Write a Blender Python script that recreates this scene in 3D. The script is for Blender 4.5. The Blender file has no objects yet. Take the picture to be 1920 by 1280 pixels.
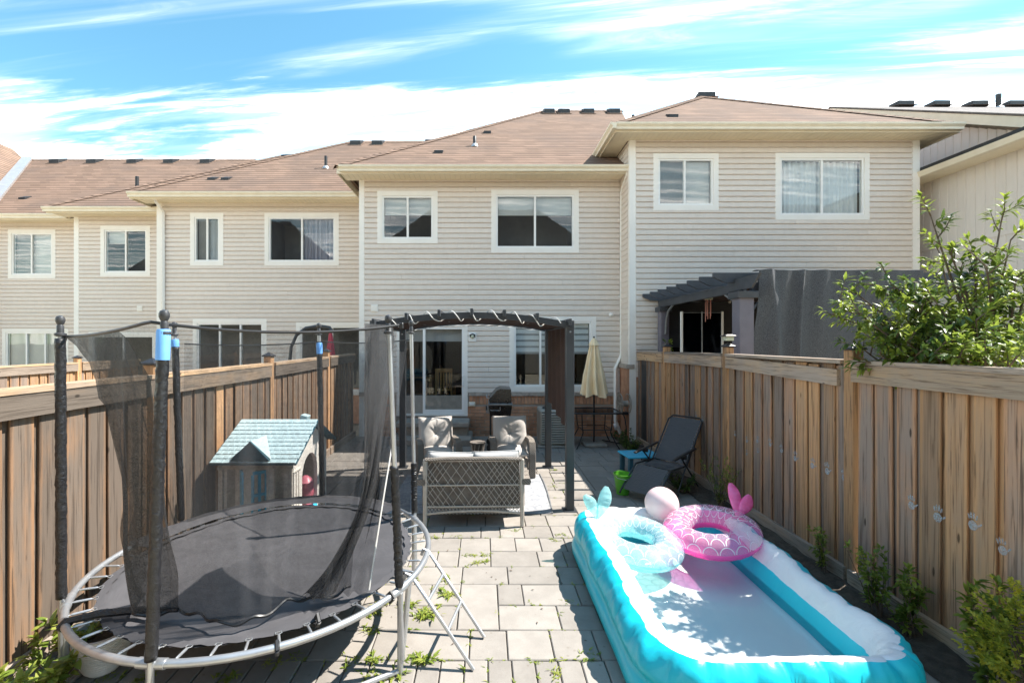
import bpy, math, random
from mathutils import Vector, Matrix, noise as mnoise
R = math.radians
rnd = random.Random(7)
scene = bpy.context.scene
col = scene.collection

# ------------------------------------------------------------------ camera
CAM_H = 2.1          # eye height in metres
FPX = 835.0          # focal length in picture pixels (1920 wide), about 16 mm
cam_d = bpy.data.cameras.new('camera')
cam = bpy.data.objects.new('camera', cam_d); col.objects.link(cam)
cam.location = (0, 0, CAM_H); cam.rotation_euler = (R(90), 0, 0)
cam_d.sensor_width = 36; cam_d.lens = FPX / 1920 * 36
cam_d.shift_x = 50 / 1920; cam_d.clip_end = 2000; cam_d.clip_start = .05
scene.camera = cam

# ------------------------------------------------------------------ sky and sun
SUN = Vector((.72, .155, 1.0)).normalized()
elev = math.asin(SUN.z); azim = math.atan2(SUN.x, SUN.y)      # clockwise from +Y
world = bpy.data.worlds.new('World'); scene.world = world; world.use_nodes = True
def build_world():
    nt = world.node_tree; nt.nodes.clear(); N = nt.nodes.new; L = nt.links.new
    out = N('ShaderNodeOutputWorld'); bg = N('ShaderNodeBackground'); bg.inputs[1].default_value = .15
    sky = N('ShaderNodeTexSky'); sky.sky_type = 'NISHITA'; sky.sun_disc = False
    sky.sun_elevation = elev; sky.sun_rotation = azim
    sky.air_density = 1.3; sky.dust_density = .15; sky.ozone_density = 2.6; sky.altitude = 200
    def val(v):
        n = N('ShaderNodeValue'); n.outputs[0].default_value = v; return n.outputs[0]
    def m(op, a, b=None, c=None, clamp=False):
        n = N('ShaderNodeMath'); n.operation = op; n.use_clamp = clamp
        for i, q in enumerate((a, b, c)):
            if q is None: continue
            if isinstance(q, (int, float)): n.inputs[i].default_value = q
            else: L(q, n.inputs[i])
        return n.outputs[0]
    tc = N('ShaderNodeTexCoord'); sp = N('ShaderNodeSeparateXYZ'); L(tc.outputs['Generated'], sp.inputs[0])
    z = m('ADD', m('MAXIMUM', sp.outputs[2], .03), .03)
    u = m('DIVIDE', sp.outputs[0], z); v = m('DIVIDE', sp.outputs[1], z)
    w = m('ADD', v, m('MULTIPLY', u, .14))
    def streaks(su, sw, scale, seed, det=7, rough=.6, dist=.5):
        cb = N('ShaderNodeCombineXYZ'); L(m('MULTIPLY', u, su), cb.inputs[0]); L(m('MULTIPLY', w, sw), cb.inputs[1])
        cb.inputs[2].default_value = seed
        n = N('ShaderNodeTexNoise'); n.inputs['Scale'].default_value = scale; n.inputs['Detail'].default_value = det
        n.inputs['Roughness'].default_value = rough; n.inputs['Distortion'].default_value = dist
        L(cb.outputs[0], n.inputs['Vector']); return n.outputs['Fac']
    def step(x, a, b):
        n = N('ShaderNodeMapRange'); n.interpolation_type = 'SMOOTHSTEP'
        n.inputs[1].default_value = a; n.inputs[2].default_value = b; L(x, n.inputs[0]); return n.outputs[0]
    n1 = streaks(.28, 1.5, 1.6, 3.1); n2 = streaks(.5, 4.2, 1.9, 8.4, 8, .66, .9); n3 = streaks(.22, 2.4, 1.2, 14.7, 5, .55, .4)
    r = m('SQRT', m('ADD', m('MULTIPLY', u, u), m('MULTIPLY', v, v)))
    far = m('MAXIMUM', w, m('MULTIPLY', r, .66))
    sheet = step(m('ADD', far, m('MULTIPLY', m('SUBTRACT', n1, .5), 1.5)), 1.52, 1.95)
    sheet = m('MULTIPLY', sheet, m('ADD', .05, m('MULTIPLY', step(n2, .42, .74), .66)))
    wisp = m('MULTIPLY', step(n3, .48, .74), m('ADD', .05, m('MULTIPLY', step(n2, .42, .70), .20)))
    mask = m('MAXIMUM', sheet, wisp, clamp=True)
    mix = N('ShaderNodeMix'); mix.data_type = 'RGBA'
    tint = N('ShaderNodeMix'); tint.data_type = 'RGBA'; tint.blend_type = 'MULTIPLY'; tint.inputs[0].default_value = 1
    L(sky.outputs[0], tint.inputs[6]); tint.inputs[7].default_value = (.195, .305, .285, 1)
    L(mask, mix.inputs[0]); L(tint.outputs[2], mix.inputs[6]); mix.inputs[7].default_value = (14.0, 12.4, 11.1, 1)
    L(mix.outputs[2], bg.inputs[0]); L(bg.outputs[0], out.inputs[0])
build_world()
sun_d = bpy.data.lights.new('sun', 'SUN'); sun_d.energy = 2.0; sun_d.angle = R(.53); sun_d.color = (1, .945, .87)
sun = bpy.data.objects.new('sun', sun_d); col.objects.link(sun); sun.location = (8, 4, 12)
sun.rotation_euler = SUN.to_track_quat('Z', 'Y').to_euler()
vs = scene.view_settings
vs.view_transform = 'Standard'; vs.look = 'None'; vs.exposure = 2.62; vs.gamma = 1; vs.use_curve_mapping = False
scene.cycles.transparent_max_bounces = 24; scene.cycles.max_bounces = 8
scene.cycles.caustics_reflective = False; scene.cycles.caustics_refractive = False
scene.cycles.use_denoising = True

# survey helpers: where a sight line of the photograph meets a known depth
def ax(x, Y): return (x - 910) * Y / FPX
def az(y, Y): return CAM_H - (y - 640) * Y / FPX
def at(x, y, Y): return Vector((ax(x, Y), Y, az(y, Y)))

# ------------------------------------------------------------------ object helpers
def link(o, parent=None):
    col.objects.link(o)
    if parent is not None: o.parent = parent
    return o
def tag(o, label=None, cat=None, group=None, kind=None):
    if label: o['label'] = label
    if cat: o['category'] = cat
    if group: o['group'] = group
    if kind: o['kind'] = kind
    return o
def thing(name, label, cat, loc=(0, 0, 0), rz=0, group=None):
    o = bpy.data.objects.new(name, None); o.empty_display_size = .1
    o.location = loc; o.rotation_euler = (0, 0, rz); link(o)
    return tag(o, label, cat, group)
def copy_tree(o, parent=None):
    c = o.copy(); link(c); c.parent = parent
    for ch in list(o.children): copy_tree(ch, c)
    return c

class MB:
    def __init__(s): s.v = []; s.f = []; s.uv = None
    def add(s, vs, fs):
        b = len(s.v); s.v += [tuple(p) for p in vs]; s.f += [tuple(i + b for i in f) for f in fs]; return s
    def box(s, x0, x1, y0, y1, z0, z1, M=None):
        vs = [Vector(p) for p in ((x0,y0,z0),(x1,y0,z0),(x1,y1,z0),(x0,y1,z0),(x0,y0,z1),(x1,y0,z1),(x1,y1,z1),(x0,y1,z1))]
        if M is not None: vs = [M @ p for p in vs]
        return s.add(vs, [(0,3,2,1),(4,5,6,7),(0,1,5,4),(1,2,6,5),(2,3,7,6),(3,0,4,7)])
    def cbox(s, x0, x1, y0, y1, z0, z1, c=.01, M=None):      # box with chamfered edges
        vs = []; 
        c = min(c, (x1-x0)*.45, (y1-y0)*.45, (z1-z0)*.45)
        idx = {}
        for ix, X in ((0, x0), (1, x1)):
            for iy, Y in ((0, y0), (1, y1)):
                for iz, Z in ((0, z0), (1, z1)):
                    dx = c if ix == 0 else -c; dy = c if iy == 0 else -c; dz = c if iz == 0 else -c
                    for k, p in enumerate(((X, Y+dy, Z+dz), (X+dx, Y, Z+dz), (X+dx, Y+dy, Z))):
                        idx[ix, iy, iz, k] = len(vs); vs.append(Vector(p))
        I = lambda *a: idx[a]
        fs = []
        for a, o in ((0, 0), (1, 0)):
            q = [I(a,0,0,0), I(a,1,0,0), I(a,1,1,0), I(a,0,1,0)]; fs.append(q if a == 1 else q[::-1])
            q = [I(0,a,0,1), I(1,a,0,1), I(1,a,1,1), I(0,a,1,1)]; fs.append(q[::-1] if a == 1 else q)
            q = [I(0,0,a,2), I(1,0,a,2), I(1,1,a,2), I(0,1,a,2)]; fs.append(q if a == 1 else q[::-1])
        for a in (0, 1):
            for b in (0, 1):
                q = [I(a,b,0,0), I(a,b,1,0), I(a,b,1,1), I(a,b,0,1)]; fs.append(q if (a ^ b) == 0 else q[::-1])
                q = [I(a,0,b,0), I(a,1,b,0), I(a,1,b,2), I(a,0,b,2)]; fs.append(q if (a ^ b) else q[::-1])
                q = [I(0,a,b,1), I(1,a,b,1), I(1,a,b,2), I(0,a,b,2)]; fs.append(q if (a ^ b) == 0 else q[::-1])
                for d in (0, 1):
                    q = [I(a,b,d,0), I(a,b,d,1), I(a,b,d,2)]; fs.append(q if (a ^ b ^ d) else q[::-1])
        if M is not None: vs = [M @ p for p in vs]
        return s.add(vs, fs)
    def tube(s, path, r, seg=8, closed=False, caps=True, flat=None):
        P = [Vector(p) for p in path]; n = len(P)
        rs = r if isinstance(r, (list, tuple)) else [r] * n
        rings = []; up = None
        for i in range(n):
            if closed: t = P[(i+1) % n] - P[i-1]
            else: t = P[min(i+1, n-1)] - P[max(i-1, 0)]
            t.normalize()
            if up is None:
                up = Vector((0, 0, 1)) if abs(t.z) < .9 else Vector((1, 0, 0))
            a = t.cross(up)
            if a.length < 1e-5: a = t.cross(Vector((0, 1, 0)))
            a.normalize(); b = a.cross(t).normalized(); up = b
            fx, fy = (1, 1) if flat is None else flat
            rings.append([P[i] + (a * math.cos(k * 2 * math.pi / seg) * fx + b * math.sin(k * 2 * math.pi / seg) * fy) * rs[i] for k in range(seg)])
        vs = [p for q in rings for p in q]; fs = []
        m = n if closed else n - 1
        for i in range(m):
            j = (i + 1) % n
            for k in range(seg):
                l = (k + 1) % seg
                fs.append((i*seg+k, i*seg+l, j*seg+l, j*seg+k))
        if caps and not closed:
            fs.append(tuple(range(seg))[::-1]); fs.append(tuple((n-1)*seg + k for k in range(seg)))
        return s.add(vs, fs)
    def lathe(s, prof, seg=16, c=(0, 0, 0), M=None):
        vs = []; n = len(prof)
        for r_, z_ in prof:
            for k in range(seg):
                a = 2 * math.pi * k / seg; vs.append(Vector((r_ * math.cos(a), r_ * math.sin(a), z_)))
        if M is not None: vs = [M @ p for p in vs]
        vs = [p + Vector(c) for p in vs]
        fs = [(i*seg+k, i*seg+(k+1) % seg, (i+1)*seg+(k+1) % seg, (i+1)*seg+k) for i in range(n-1) for k in range(seg)]
        fs.append(tuple(range(seg))[::-1]); fs.append(tuple((n-1)*seg+k for k in range(seg)))
        return s.add(vs, fs)
    def prism(s, poly, axis, a, b, M=None):                  # 2-d outline pushed along an axis
        def P(p, t):
            if axis == 'x': return Vector((t, p[0], p[1]))
            if axis == 'y': return Vector((p[0], t, p[1]))
            return Vector((p[0], p[1], t))
        n = len(poly); vs = [P(p, a) for p in poly] + [P(p, b) for p in poly]
        if M is not None: vs = [M @ p for p in vs]
        fs = [tuple(range(n)), tuple(range(2*n-1, n-1, -1))] + [(i, i + n, (i+1) % n + n, (i+1) % n) for i in range(n)]
        return s.add(vs, fs)
    def grid(s, fn, nu, nv, closed_u=False):
        vs = [fn(i / (nu if closed_u else nu), j / nv) for j in range(nv + 1) for i in range(nu + (0 if closed_u else 1))]
        w = nu if closed_u else nu + 1
        fs = [(j*w+i, j*w+(i+1) % w, (j+1)*w+(i+1) % w, (j+1)*w+i) for j in range(nv) for i in range(nu)]
        return s.add(vs, fs)
    def ball(s, c, r, seg=12, rings=8, sc=(1, 1, 1)):
        c = Vector(c); prof = [(max(1e-4, math.sin(math.pi*i/rings)) * r, -math.cos(math.pi*i/rings) * r) for i in range(rings+1)]
        return s.lathe(prof, seg, c, Matrix.Diagonal(Vector(sc)))
    def mesh(s, name, mat, smooth=False, fix=True):
        me = bpy.data.meshes.new(name); me.from_pydata(s.v, [], s.f)
        if mat is not None: me.materials.append(M_[mat] if isinstance(mat, str) else mat)
        if fix:
            import bmesh
            bm = bmesh.new(); bm.from_mesh(me); bmesh.ops.recalc_face_normals(bm, faces=bm.faces); bm.to_mesh(me); bm.free()
        if smooth:
            me.polygons.foreach_set('use_smooth', [True] * len(me.polygons))
            if smooth != 'all':
                try: me.set_sharp_from_angle(angle=R(40))
                except Exception: pass
        me.update(); return me
    def build(s, name, mat, parent=None, smooth=False, kind=None, fix=True):
        o = bpy.data.objects.new(name, s.mesh(name, mat, smooth, fix)); link(o, parent)
        if kind: o['kind'] = kind
        return o
def inst(name, me, parent, loc, rot=(0, 0, 0), scale=(1, 1, 1)):
    o = bpy.data.objects.new(name, me); link(o, parent); o.location = loc; o.rotation_euler = rot; o.scale = scale; return o
def frame(loc, x, y, z):                                     # matrix from three axes
    m = Matrix((x, y, z)).transposed().to_4x4(); m.translation = Vector(loc); return m
def look(a, b):                                              # matrix with z along a->b, origin a
    d = (Vector(b) - Vector(a)); q = d.to_track_quat('Z', 'Y').to_matrix().to_4x4(); q.translation = Vector(a); return q, d.length

# ------------------------------------------------------------------ materials
M_ = {}
class NT:
    def __init__(s, name):
        m = bpy.data.materials.new(name); m.use_nodes = True; M_[name] = m; s.mat = m
        s.t = m.node_tree; s.b = s.t.nodes['Principled BSDF']; s.o = s.t.nodes['Material Output']
    def n(s, typ, **kw):
        n = s.t.nodes.new('ShaderNode' + typ)
        for k, v in kw.items():
            if hasattr(n, k) and not k[0].isupper(): setattr(n, k, v)
            else: n.inputs[k.replace('_', ' ')].default_value = v
        return n
    def l(s, a, b): s.t.links.new(a, b)
    def m(s, op, a, b=None, c=None, clamp=False):
        n = s.t.nodes.new('ShaderNodeMath'); n.operation = op; n.use_clamp = clamp
        for i, q in enumerate((a, b, c)):
            if q is None: continue
            if isinstance(q, (int, float)): n.inputs[i].default_value = q
            else: s.l(q, n.inputs[i])
        return n.outputs[0]
    def mix(s, f, a, b, blend='MIX'):
        n = s.t.nodes.new('ShaderNodeMix'); n.data_type = 'RGBA'; n.blend_type = blend
        for i, q in ((0, f), (6, a), (7, b)):
            if isinstance(q, (int, float)): n.inputs[i].default_value = q
            elif isinstance(q, (tuple, list)): n.inputs[i].default_value = (*q[:3], 1)
            else: s.l(q, n.inputs[i])
        return n.outputs[2]
    def coord(s, stretch=(1, 1, 1), rand=True, kind='Object'):
        tc = s.n('TexCoord'); mp = s.n('Mapping'); s.l(tc.outputs[kind], mp.inputs[0]); mp.inputs['Scale'].default_value = stretch
        if not rand: return mp.outputs[0]
        oi = s.n('ObjectInfo'); vm = s.n('VectorMath'); vm.operation = 'ADD'
        k = s.m('MULTIPLY', oi.outputs['Random'], 73.0); cb = s.n('CombineXYZ')
        for i in range(3): s.l(k, cb.inputs[i])
        s.l(mp.outputs[0], vm.inputs[0]); s.l(cb.outputs[0], vm.inputs[1]); return vm.outputs[0]
    def noise(s, vec, scale, detail=4, rough=.55, dist=0):
        n = s.n('TexNoise', Scale=scale, Detail=detail, Roughness=rough, Distortion=dist); s.l(vec, n.inputs['Vector']); return n.outputs['Fac']
    def ramp(s, f, a, b):
        n = s.n('MapRange'); n.interpolation_type = 'SMOOTHSTEP'; n.inputs[1].default_value = a; n.inputs[2].default_value = b
        s.l(f, n.inputs[0]); return n.outputs[0]
    def bump(s, h, strength=.3, dist=.01):
        n = s.n('Bump', Strength=strength, Distance=dist); s.l(h, n.inputs['Height']); s.l(n.outputs[0], s.b.inputs['Normal']); return n
    def color(s, c):
        if isinstance(c, (tuple, list)): s.b.inputs['Base Color'].default_value = (*c[:3], 1)
        else: s.l(c, s.b.inputs['Base Color'])
    def vary(s, c, amt):                                     # brightness differs from object to object
        oi = s.n('ObjectInfo'); f = s.m('MULTIPLY_ADD', oi.outputs['Random'], 2 * amt, 1 - amt)
        h = s.n('HueSaturation'); s.l(f, h.inputs['Value']); s.l(c, h.inputs['Color']); return h.outputs[0]
    def rough(s, v): s.b.inputs['Roughness'].default_value = v
def mk(name, c1, c2=None, scale=6, rough=.6, bump=0, bscale=None, metal=0, stretch=(1, 1, 1), vary=0, spec=None, rvar=0, dist=.01):
    t = NT(name); v = t.coord(stretch); f = t.noise(v, scale)
    c = t.mix(t.ramp(f, .3, .7), c1, c2 or tuple(x * .82 for x in c1))
    if vary: c = t.vary(c, vary)
    t.color(c); t.rough(rough); t.b.inputs['Metallic'].default_value = metal
    if spec is not None: t.b.inputs['Specular IOR Level'].default_value = spec
    if rvar: t.l(t.m('MULTIPLY_ADD', f, rvar, rough - rvar / 2), t.b.inputs['Roughness'])
    if bump: t.bump(t.noise(v, bscale or scale * 4, 5), bump, dist)
    return t
mk('siding', (.74, .655, .58), (.71, .625, .55), 3, .55, .05, 40, stretch=(3.2, 1, .35), vary=.03)
mk('siding_far', (.76, .69, .63), (.73, .66, .60), 3, .6, .06, 50, stretch=(6, 6, 1), vary=.03)
mk('trim', (.88, .84, .78), (.84, .80, .74), 2.5, .5)
mk('vinyl_white', (.88, .86, .83), (.85, .83, .80), 3, .4)
mk('gutter', (.80, .71, .56), (.74, .65, .50), 5, .45, .03, 30)
mk('soffit', (.86, .76, .58), (.82, .72, .54), 5, .6)
mk('roof_metal', (.018, .018, .02), (.03, .03, .03), 6, .5)
mk('flashing', (.6, .6, .6), (.5, .5, .5), 8, .4, metal=.6)
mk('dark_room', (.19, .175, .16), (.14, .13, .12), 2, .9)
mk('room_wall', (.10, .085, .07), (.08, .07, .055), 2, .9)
mk('blind', (.86, .86, .85), (.80, .80, .80), 4, .8)
mk('blind_grey', (.42, .42, .42), (.36, .36, .36), 4, .8)
mk('curtain', (.44, .41, .47), (.34, .32, .38), 4, .9, stretch=(6, 1, .3))
mk('brick', (.56, .30, .18), (.43, .215, .125), 7, .85, .5, 60, vary=.2, dist=.004)
mk('mortar', (.40, .35, .30), (.33, .29, .25), 9, .95)
mk('ledge', (.46, .39, .33), (.36, .31, .26), 9, .9, .8, 18, dist=.02)
mk('concrete', (.36, .33, .29), (.27, .25, .22), 5, .9, .5, 40)
mk('charcoal', (.030, .034, .040), (.042, .046, .052), 4, .42, .05, 60)
mk('charcoal_wood', (.058, .062, .072), (.045, .048, .055), 6, .6, .2, 40)
mk('purple_post', (.165, .152, .185), (.14, .13, .158), 5, .6, .1, 40)
mk('black_plastic', (.012, .012, .013), (.02, .02, .021), 6, .4)
mk('black_gloss', (.008, .008, .009), (.012, .012, .013), 6, .18)
mk('steel', (.52, .53, .54), (.44, .45, .47), 10, .38, .05, 60, metal=.75)
mk('steel_dull', (.30, .31, .32), (.22, .23, .24), 10, .5, .05, 60, metal=.6)
mk('white_rope', (.72, .70, .66), (.6, .58, .55), 20, .8)
mk('cap_black', (.02, .02, .024), (.035, .035, .04), 8, .35)
mk('lamp_glass', (.55, .56, .42), (.45, .46, .34), 9, .25)
mk('cushion', (.50, .465, .43), (.455, .42, .385), 4, .9, .12, 300, dist=.002)
mk('cushion_back', (.50, .49, .48), (.44, .43, .42), 14, .9, .15, 200, dist=.002)
mk('umbrella_cloth', (.88, .70, .46), (.82, .64, .40), 5, .85, .1, 120)
mk('red_cloth', (.55, .06, .09), (.42, .04, .07), 6, .85)
mk('teal_plastic', (.05, .46, .68), (.04, .42, .62), 4, .35)
mk('green_plastic', (.12, .40, .03), (.10, .35, .03), 4, .35)
mk('white_pot', (.74, .73, .70), (.66, .65, .62), 6, .4)
mk('soil', (.055, .042, .032), (.10, .08, .06), 14, 1, .9, 40, dist=.03)
mk('ground', (.44, .38, .29), (.36, .32, .22), 1.2, 1, .5, 20)
mk('play_wall', (.86, .81, .74), (.83, .78, .71), 5, .5)
mk('play_trim', (.74, .68, .60), (.70, .64, .56), 5, .5)
mk('play_roof', (.52, .66, .68), (.48, .62, .64), 6, .45)
mk('play_dark', (.045, .13, .17), (.035, .11, .15), 6, .4)
mk('pink_toy', (.66, .22, .27), (.55, .14, .19), 5, .4)
mk('blue_foam', (.13, .36, .80), (.17, .42, .84), 8, .7)
mk('beige_metal', (.42, .39, .34), (.36, .34, .29), 6, .5)
mk('dark_gap', (.03, .03, .03), (.02, .02, .02), 6, .9)
mk('oak', (.42, .25, .10), (.34, .19, .07), 5, .5, stretch=(1, 1, 8))
mk('brown_canopy', (.060, .032, .024), (.045, .025, .02), 5, .85, .1, 150)
mk('grill_black', (.010, .010, .011), (.016, .016, .017), 7, .25)
mk('ball_pink', (.78, .60, .60), (.74, .54, .55), 3, .28)
mk('reel', (.42, .38, .33), (.36, .33, .28), 6, .55)
mk('bark', (.14, .10, .07), (.09, .065, .045), 14, .9, .6, 30, stretch=(1, 1, .3))
mk('chalk_wood', (.6, .6, .6), (.5, .5, .5), 6, .8)
mk('opposite_wall', (.36, .33, .29), (.33, .30, .26), 4, .8)
mk('opposite_roof', (.04, .04, .045), (.055, .055, .06), 8, .9)
mk('pole_paint', (.035, .035, .038), (.05, .05, .053), 6, .4)
mk('cord_pink', (.55, .25, .2), (.45, .2, .16), 8, .7)
mk('bulb', (.6, .58, .5), (.5, .48, .42), 6, .15)

def wood(name, base, grey, dark, orange_amt, rough=.85, along='z'):
    t = NT(name); st = {'z': (1, 1, .045), 'y': (1, .045, 1), 'x': (.045, 1, 1)}[along]
    v = t.coord(st); v2 = t.coord((1, 1, 1))
    grain = t.noise(v, 60, 5, .65, .6); broad = t.noise(v, 11, 4, .6, .8); patch = t.noise(v2, 3.2, 4, .6)
    oi = t.n('ObjectInfo'); k = t.m('MULTIPLY_ADD', oi.outputs['Random'], .36, orange_amt - .18)
    tcw = t.n('TexCoord'); spw = t.n('SeparateXYZ'); t.l(tcw.outputs['Object'], spw.inputs[0])
    edge = t.m('MULTIPLY', t.ramp(t.m('ABSOLUTE', spw.outputs[1]), .042, .068), .28 if along == 'z' else 0.0)
    f = t.m('ADD', t.m('ADD', t.m('SUBTRACT', t.m('ADD', t.m('MULTIPLY', broad, .9), t.m('MULTIPLY', patch, .9)), .92), k), edge)
    c = t.mix(t.ramp(f, -.12, .42), grey, base)
    c = t.mix(t.m('MULTIPLY', t.ramp(grain, .50, .68), .8), c, dark)
    c = t.mix(t.m('MULTIPLY', t.ramp(t.noise(v, 24, 4, .6, .4), .54, .68), .55), c, dark)
    vo = t.n('TexVoronoi', Scale=6.5); vo.feature = 'F1'; t.l(t.coord((1.3, 1.3, .62) if along == 'z' else (1, .6, 1)), vo.inputs['Vector'])
    knot = t.m('SUBTRACT', 1, t.ramp(vo.outputs['Distance'], .05, .105))
    c = t.mix(t.m('MULTIPLY', knot, .85), c, tuple(x * .45 for x in dark))
    c = t.vary(c, .22)
    t.color(c); t.rough(rough); t.b.inputs['Specular IOR Level'].default_value = .25
    t.bump(t.m('ADD', grain, t.m('MULTIPLY', broad, .6)), .45, .006)
wood('fence_wood', (.42, .235, .135), (.265, .205, .168), (.06, .041, .031), -.02)
wood('fence_wood_shaded', (.29, .165, .09), (.165, .128, .10), (.05, .036, .027), .03)  # weathered boards, darkened further to stand for the net's shade
wood('rail_wood_shaded', (.24, .165, .105), (.16, .13, .105), (.06, .045, .034), -.05, along='y')  # rails darkened the same way, shade put into the colour
wood('fence_wood_fresh', (.48, .275, .14), (.35, .235, .155), (.115, .07, .042), .18)
wood('rail_wood', (.45, .305, .19), (.34, .275, .225), (.13, .098, .072), -.03, along='y')
wood('rail_wood_fresh', (.47, .31, .18), (.36, .28, .21), (.15, .10, .07), .12, along='y')

def m_shingle():
    t = NT('shingle'); tc = t.n('TexCoord'); sp = t.n('SeparateXYZ'); t.l(tc.outputs['Object'], sp.inputs[0])
    cb = t.n('CombineXYZ'); t.l(t.m('ADD', sp.outputs[0], sp.outputs[1]), cb.inputs[0]); t.l(sp.outputs[2], cb.inputs[1])
    br = t.n('TexBrick', Scale=1.0); br.offset = .37; br.inputs['Brick Width'].default_value = .33; br.inputs['Row Height'].default_value = .115
    br.inputs['Mortar Size'].default_value = 0; br.inputs['Mortar Smooth'].default_value = .35; br.inputs['Bias'].default_value = 0
    br.inputs['Color1'].default_value = (.25, .165, .12, 1); br.inputs['Color2'].default_value = (.165, .11, .08, 1); br.inputs['Mortar'].default_value = (.085, .055, .045, 1)
    t.l(cb.outputs[0], br.inputs['Vector'])
    n1 = t.noise(tc.outputs['Object'], .7, 4, .6); n2 = t.noise(tc.outputs['Object'], 14, 3)
    c = t.mix(t.m('MULTIPLY', t.ramp(n1, .42, .70), .75), br.outputs['Color'], (.145, .105, .085))
    c = t.mix(t.m('MULTIPLY', n2, .2), c, (.42, .29, .22))
    fr = t.m('FRACT', t.m('DIVIDE', t.m('ADD', sp.outputs[2], t.m('MULTIPLY', n1, .010)), .115))
    c = t.mix(t.m('MULTIPLY', t.m('SUBTRACT', 1, t.ramp(fr, .14, .40)), .95), c, (.06, .04, .03))
    t.color(c); t.rough(.95); t.b.inputs['Specular IOR Level'].default_value = .15
    t.bump(t.m('ADD', t.m('MULTIPLY', t.m('SUBTRACT', 1, fr), 1.0), t.m('MULTIPLY', n2, .3)), .6, .02)
m_shingle()
def m_shingle_grey():
    t = mk('shingle_grey', (.12, .11, .105), (.20, .17, .155), 9, .95, .6, 20)
m_shingle_grey()
def m_paver():
    t = NT('paver'); v = t.coord(); big = t.coord(rand=False, kind='Object')
    geo = t.n('NewGeometry')
    n1 = t.noise(v, 5, 5, .65); n2 = t.noise(geo.outputs['Position'], 1.3, 5, .6); n3 = t.noise(v, 90, 3, .6)
    c = t.mix(t.ramp(n1, .3, .7), (.285, .26, .232), (.24, .218, .194))
    c = t.mix(t.m('MULTIPLY', t.ramp(n2, .52, .75), .5), c, (.17, .15, .13))
    c = t.mix(t.m('MULTIPLY', t.ramp(n3, .5, .75), .35), c, (.22, .19, .165))
    vo = t.n('TexVoronoi', Scale=9.0); t.l(geo.outputs['Position'], vo.inputs['Vector'])
    c = t.mix(t.m('MULTIPLY', t.m('SUBTRACT', 1, t.ramp(vo.outputs['Distance'], .05, .12)), .45), c, (.17, .14, .11))
    c = t.vary(c, .13); t.color(c); t.rough(.92); t.b.inputs['Specular IOR Level'].default_value = .2
    t.bump(t.m('ADD', n3, n1), .3, .004)
m_paver()
def m_glass():
    t = NT('glass'); t.t.nodes.remove(t.b)
    tr = t.n('BsdfTransparent'); tr.inputs[0].default_value = (.90, .92, .92, 1); gl = t.n('BsdfGlossy'); gl.inputs['Roughness'].default_value = 0
    gl.inputs['Color'].default_value = (.95, .97, 1, 1)
    v = t.coord(); bp = t.n('Bump', Strength=.02, Distance=.05); t.l(t.noise(v, 1.4, 2), bp.inputs['Height']); t.l(bp.outputs[0], gl.inputs['Normal'])
    lw = t.n('LayerWeight', Blend=.5); mx = t.n('MixShader'); t.l(t.m('MULTIPLY_ADD', t.m('POWER', lw.outputs['Facing'], 4.0), .9, .035), mx.inputs[0]); t.l(tr.outputs[0], mx.inputs[1]); t.l(gl.outputs[0], mx.inputs[2])
    t.l(mx.outputs[0], t.o.inputs[0])
m_glass()
def m_sheer(name, colr, opacity, rough=.9, weave=0, spec=None, zfade=False):       # netting and film: part of the light passes between the threads
    t = NT(name); t.color(colr); t.rough(rough)
    tr = t.n('BsdfTransparent'); mx = t.n('MixShader'); v = t.coord()
    f = t.m('MULTIPLY_ADD', t.noise(v, 26, 4, .7), .36, opacity - .18)
    if zfade:                                                # stretched open at the top, bunched below
        tz = t.n('TexCoord'); sz = t.n('SeparateXYZ'); t.l(tz.outputs['Object'], sz.inputs[0]); f = t.m('ADD', f, t.m('MULTIPLY', t.m('SUBTRACT', 1.45, sz.outputs[2]), .16))
    if weave:
        f = t.m('ADD', f, t.m('MULTIPLY', t.m('SUBTRACT', t.noise(v, weave, 2, .8), .5), .7), clamp=True)
    t.l(f, mx.inputs[0]); t.l(tr.outputs[0], mx.inputs[1]); t.l(t.b.outputs[0], mx.inputs[2]); t.l(mx.outputs[0], t.o.inputs[0])
    if spec is not None: t.b.inputs['Specular IOR Level'].default_value = spec
m_sheer('net', (.035, .035, .037), .31, .8, 260, zfade=True)
m_sheer('net_dense', (.034, .034, .036), .80, .8, 260)
m_sheer('chalk', (.46, .54, .60), .42, .9, 90)
def m_smoked():
    t = NT('smoked_glass'); t.t.nodes.remove(t.b)
    tr = t.n('BsdfTransparent'); tr.inputs[0].default_value = (.10, .12, .14, 1); gl = t.n('BsdfGlossy'); gl.inputs['Roughness'].default_value = .05
    gl.inputs['Color'].default_value = (.6, .7, .8, 1)
    v = t.coord(); bp = t.n('Bump', Strength=.05); t.l(t.noise(v, 3), bp.inputs['Height']); t.l(bp.outputs[0], gl.inputs['Normal'])
    lw = t.n('LayerWeight', Blend=.5); mx = t.n('MixShader'); t.l(t.m('MULTIPLY_ADD', t.m('POWER', lw.outputs['Facing'], 4.0), .9, .06), mx.inputs[0]); t.l(tr.outputs[0], mx.inputs[1]); t.l(gl.outputs[0], mx.inputs[2])
    t.l(mx.outputs[0], t.o.inputs[0])
m_smoked()
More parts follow.
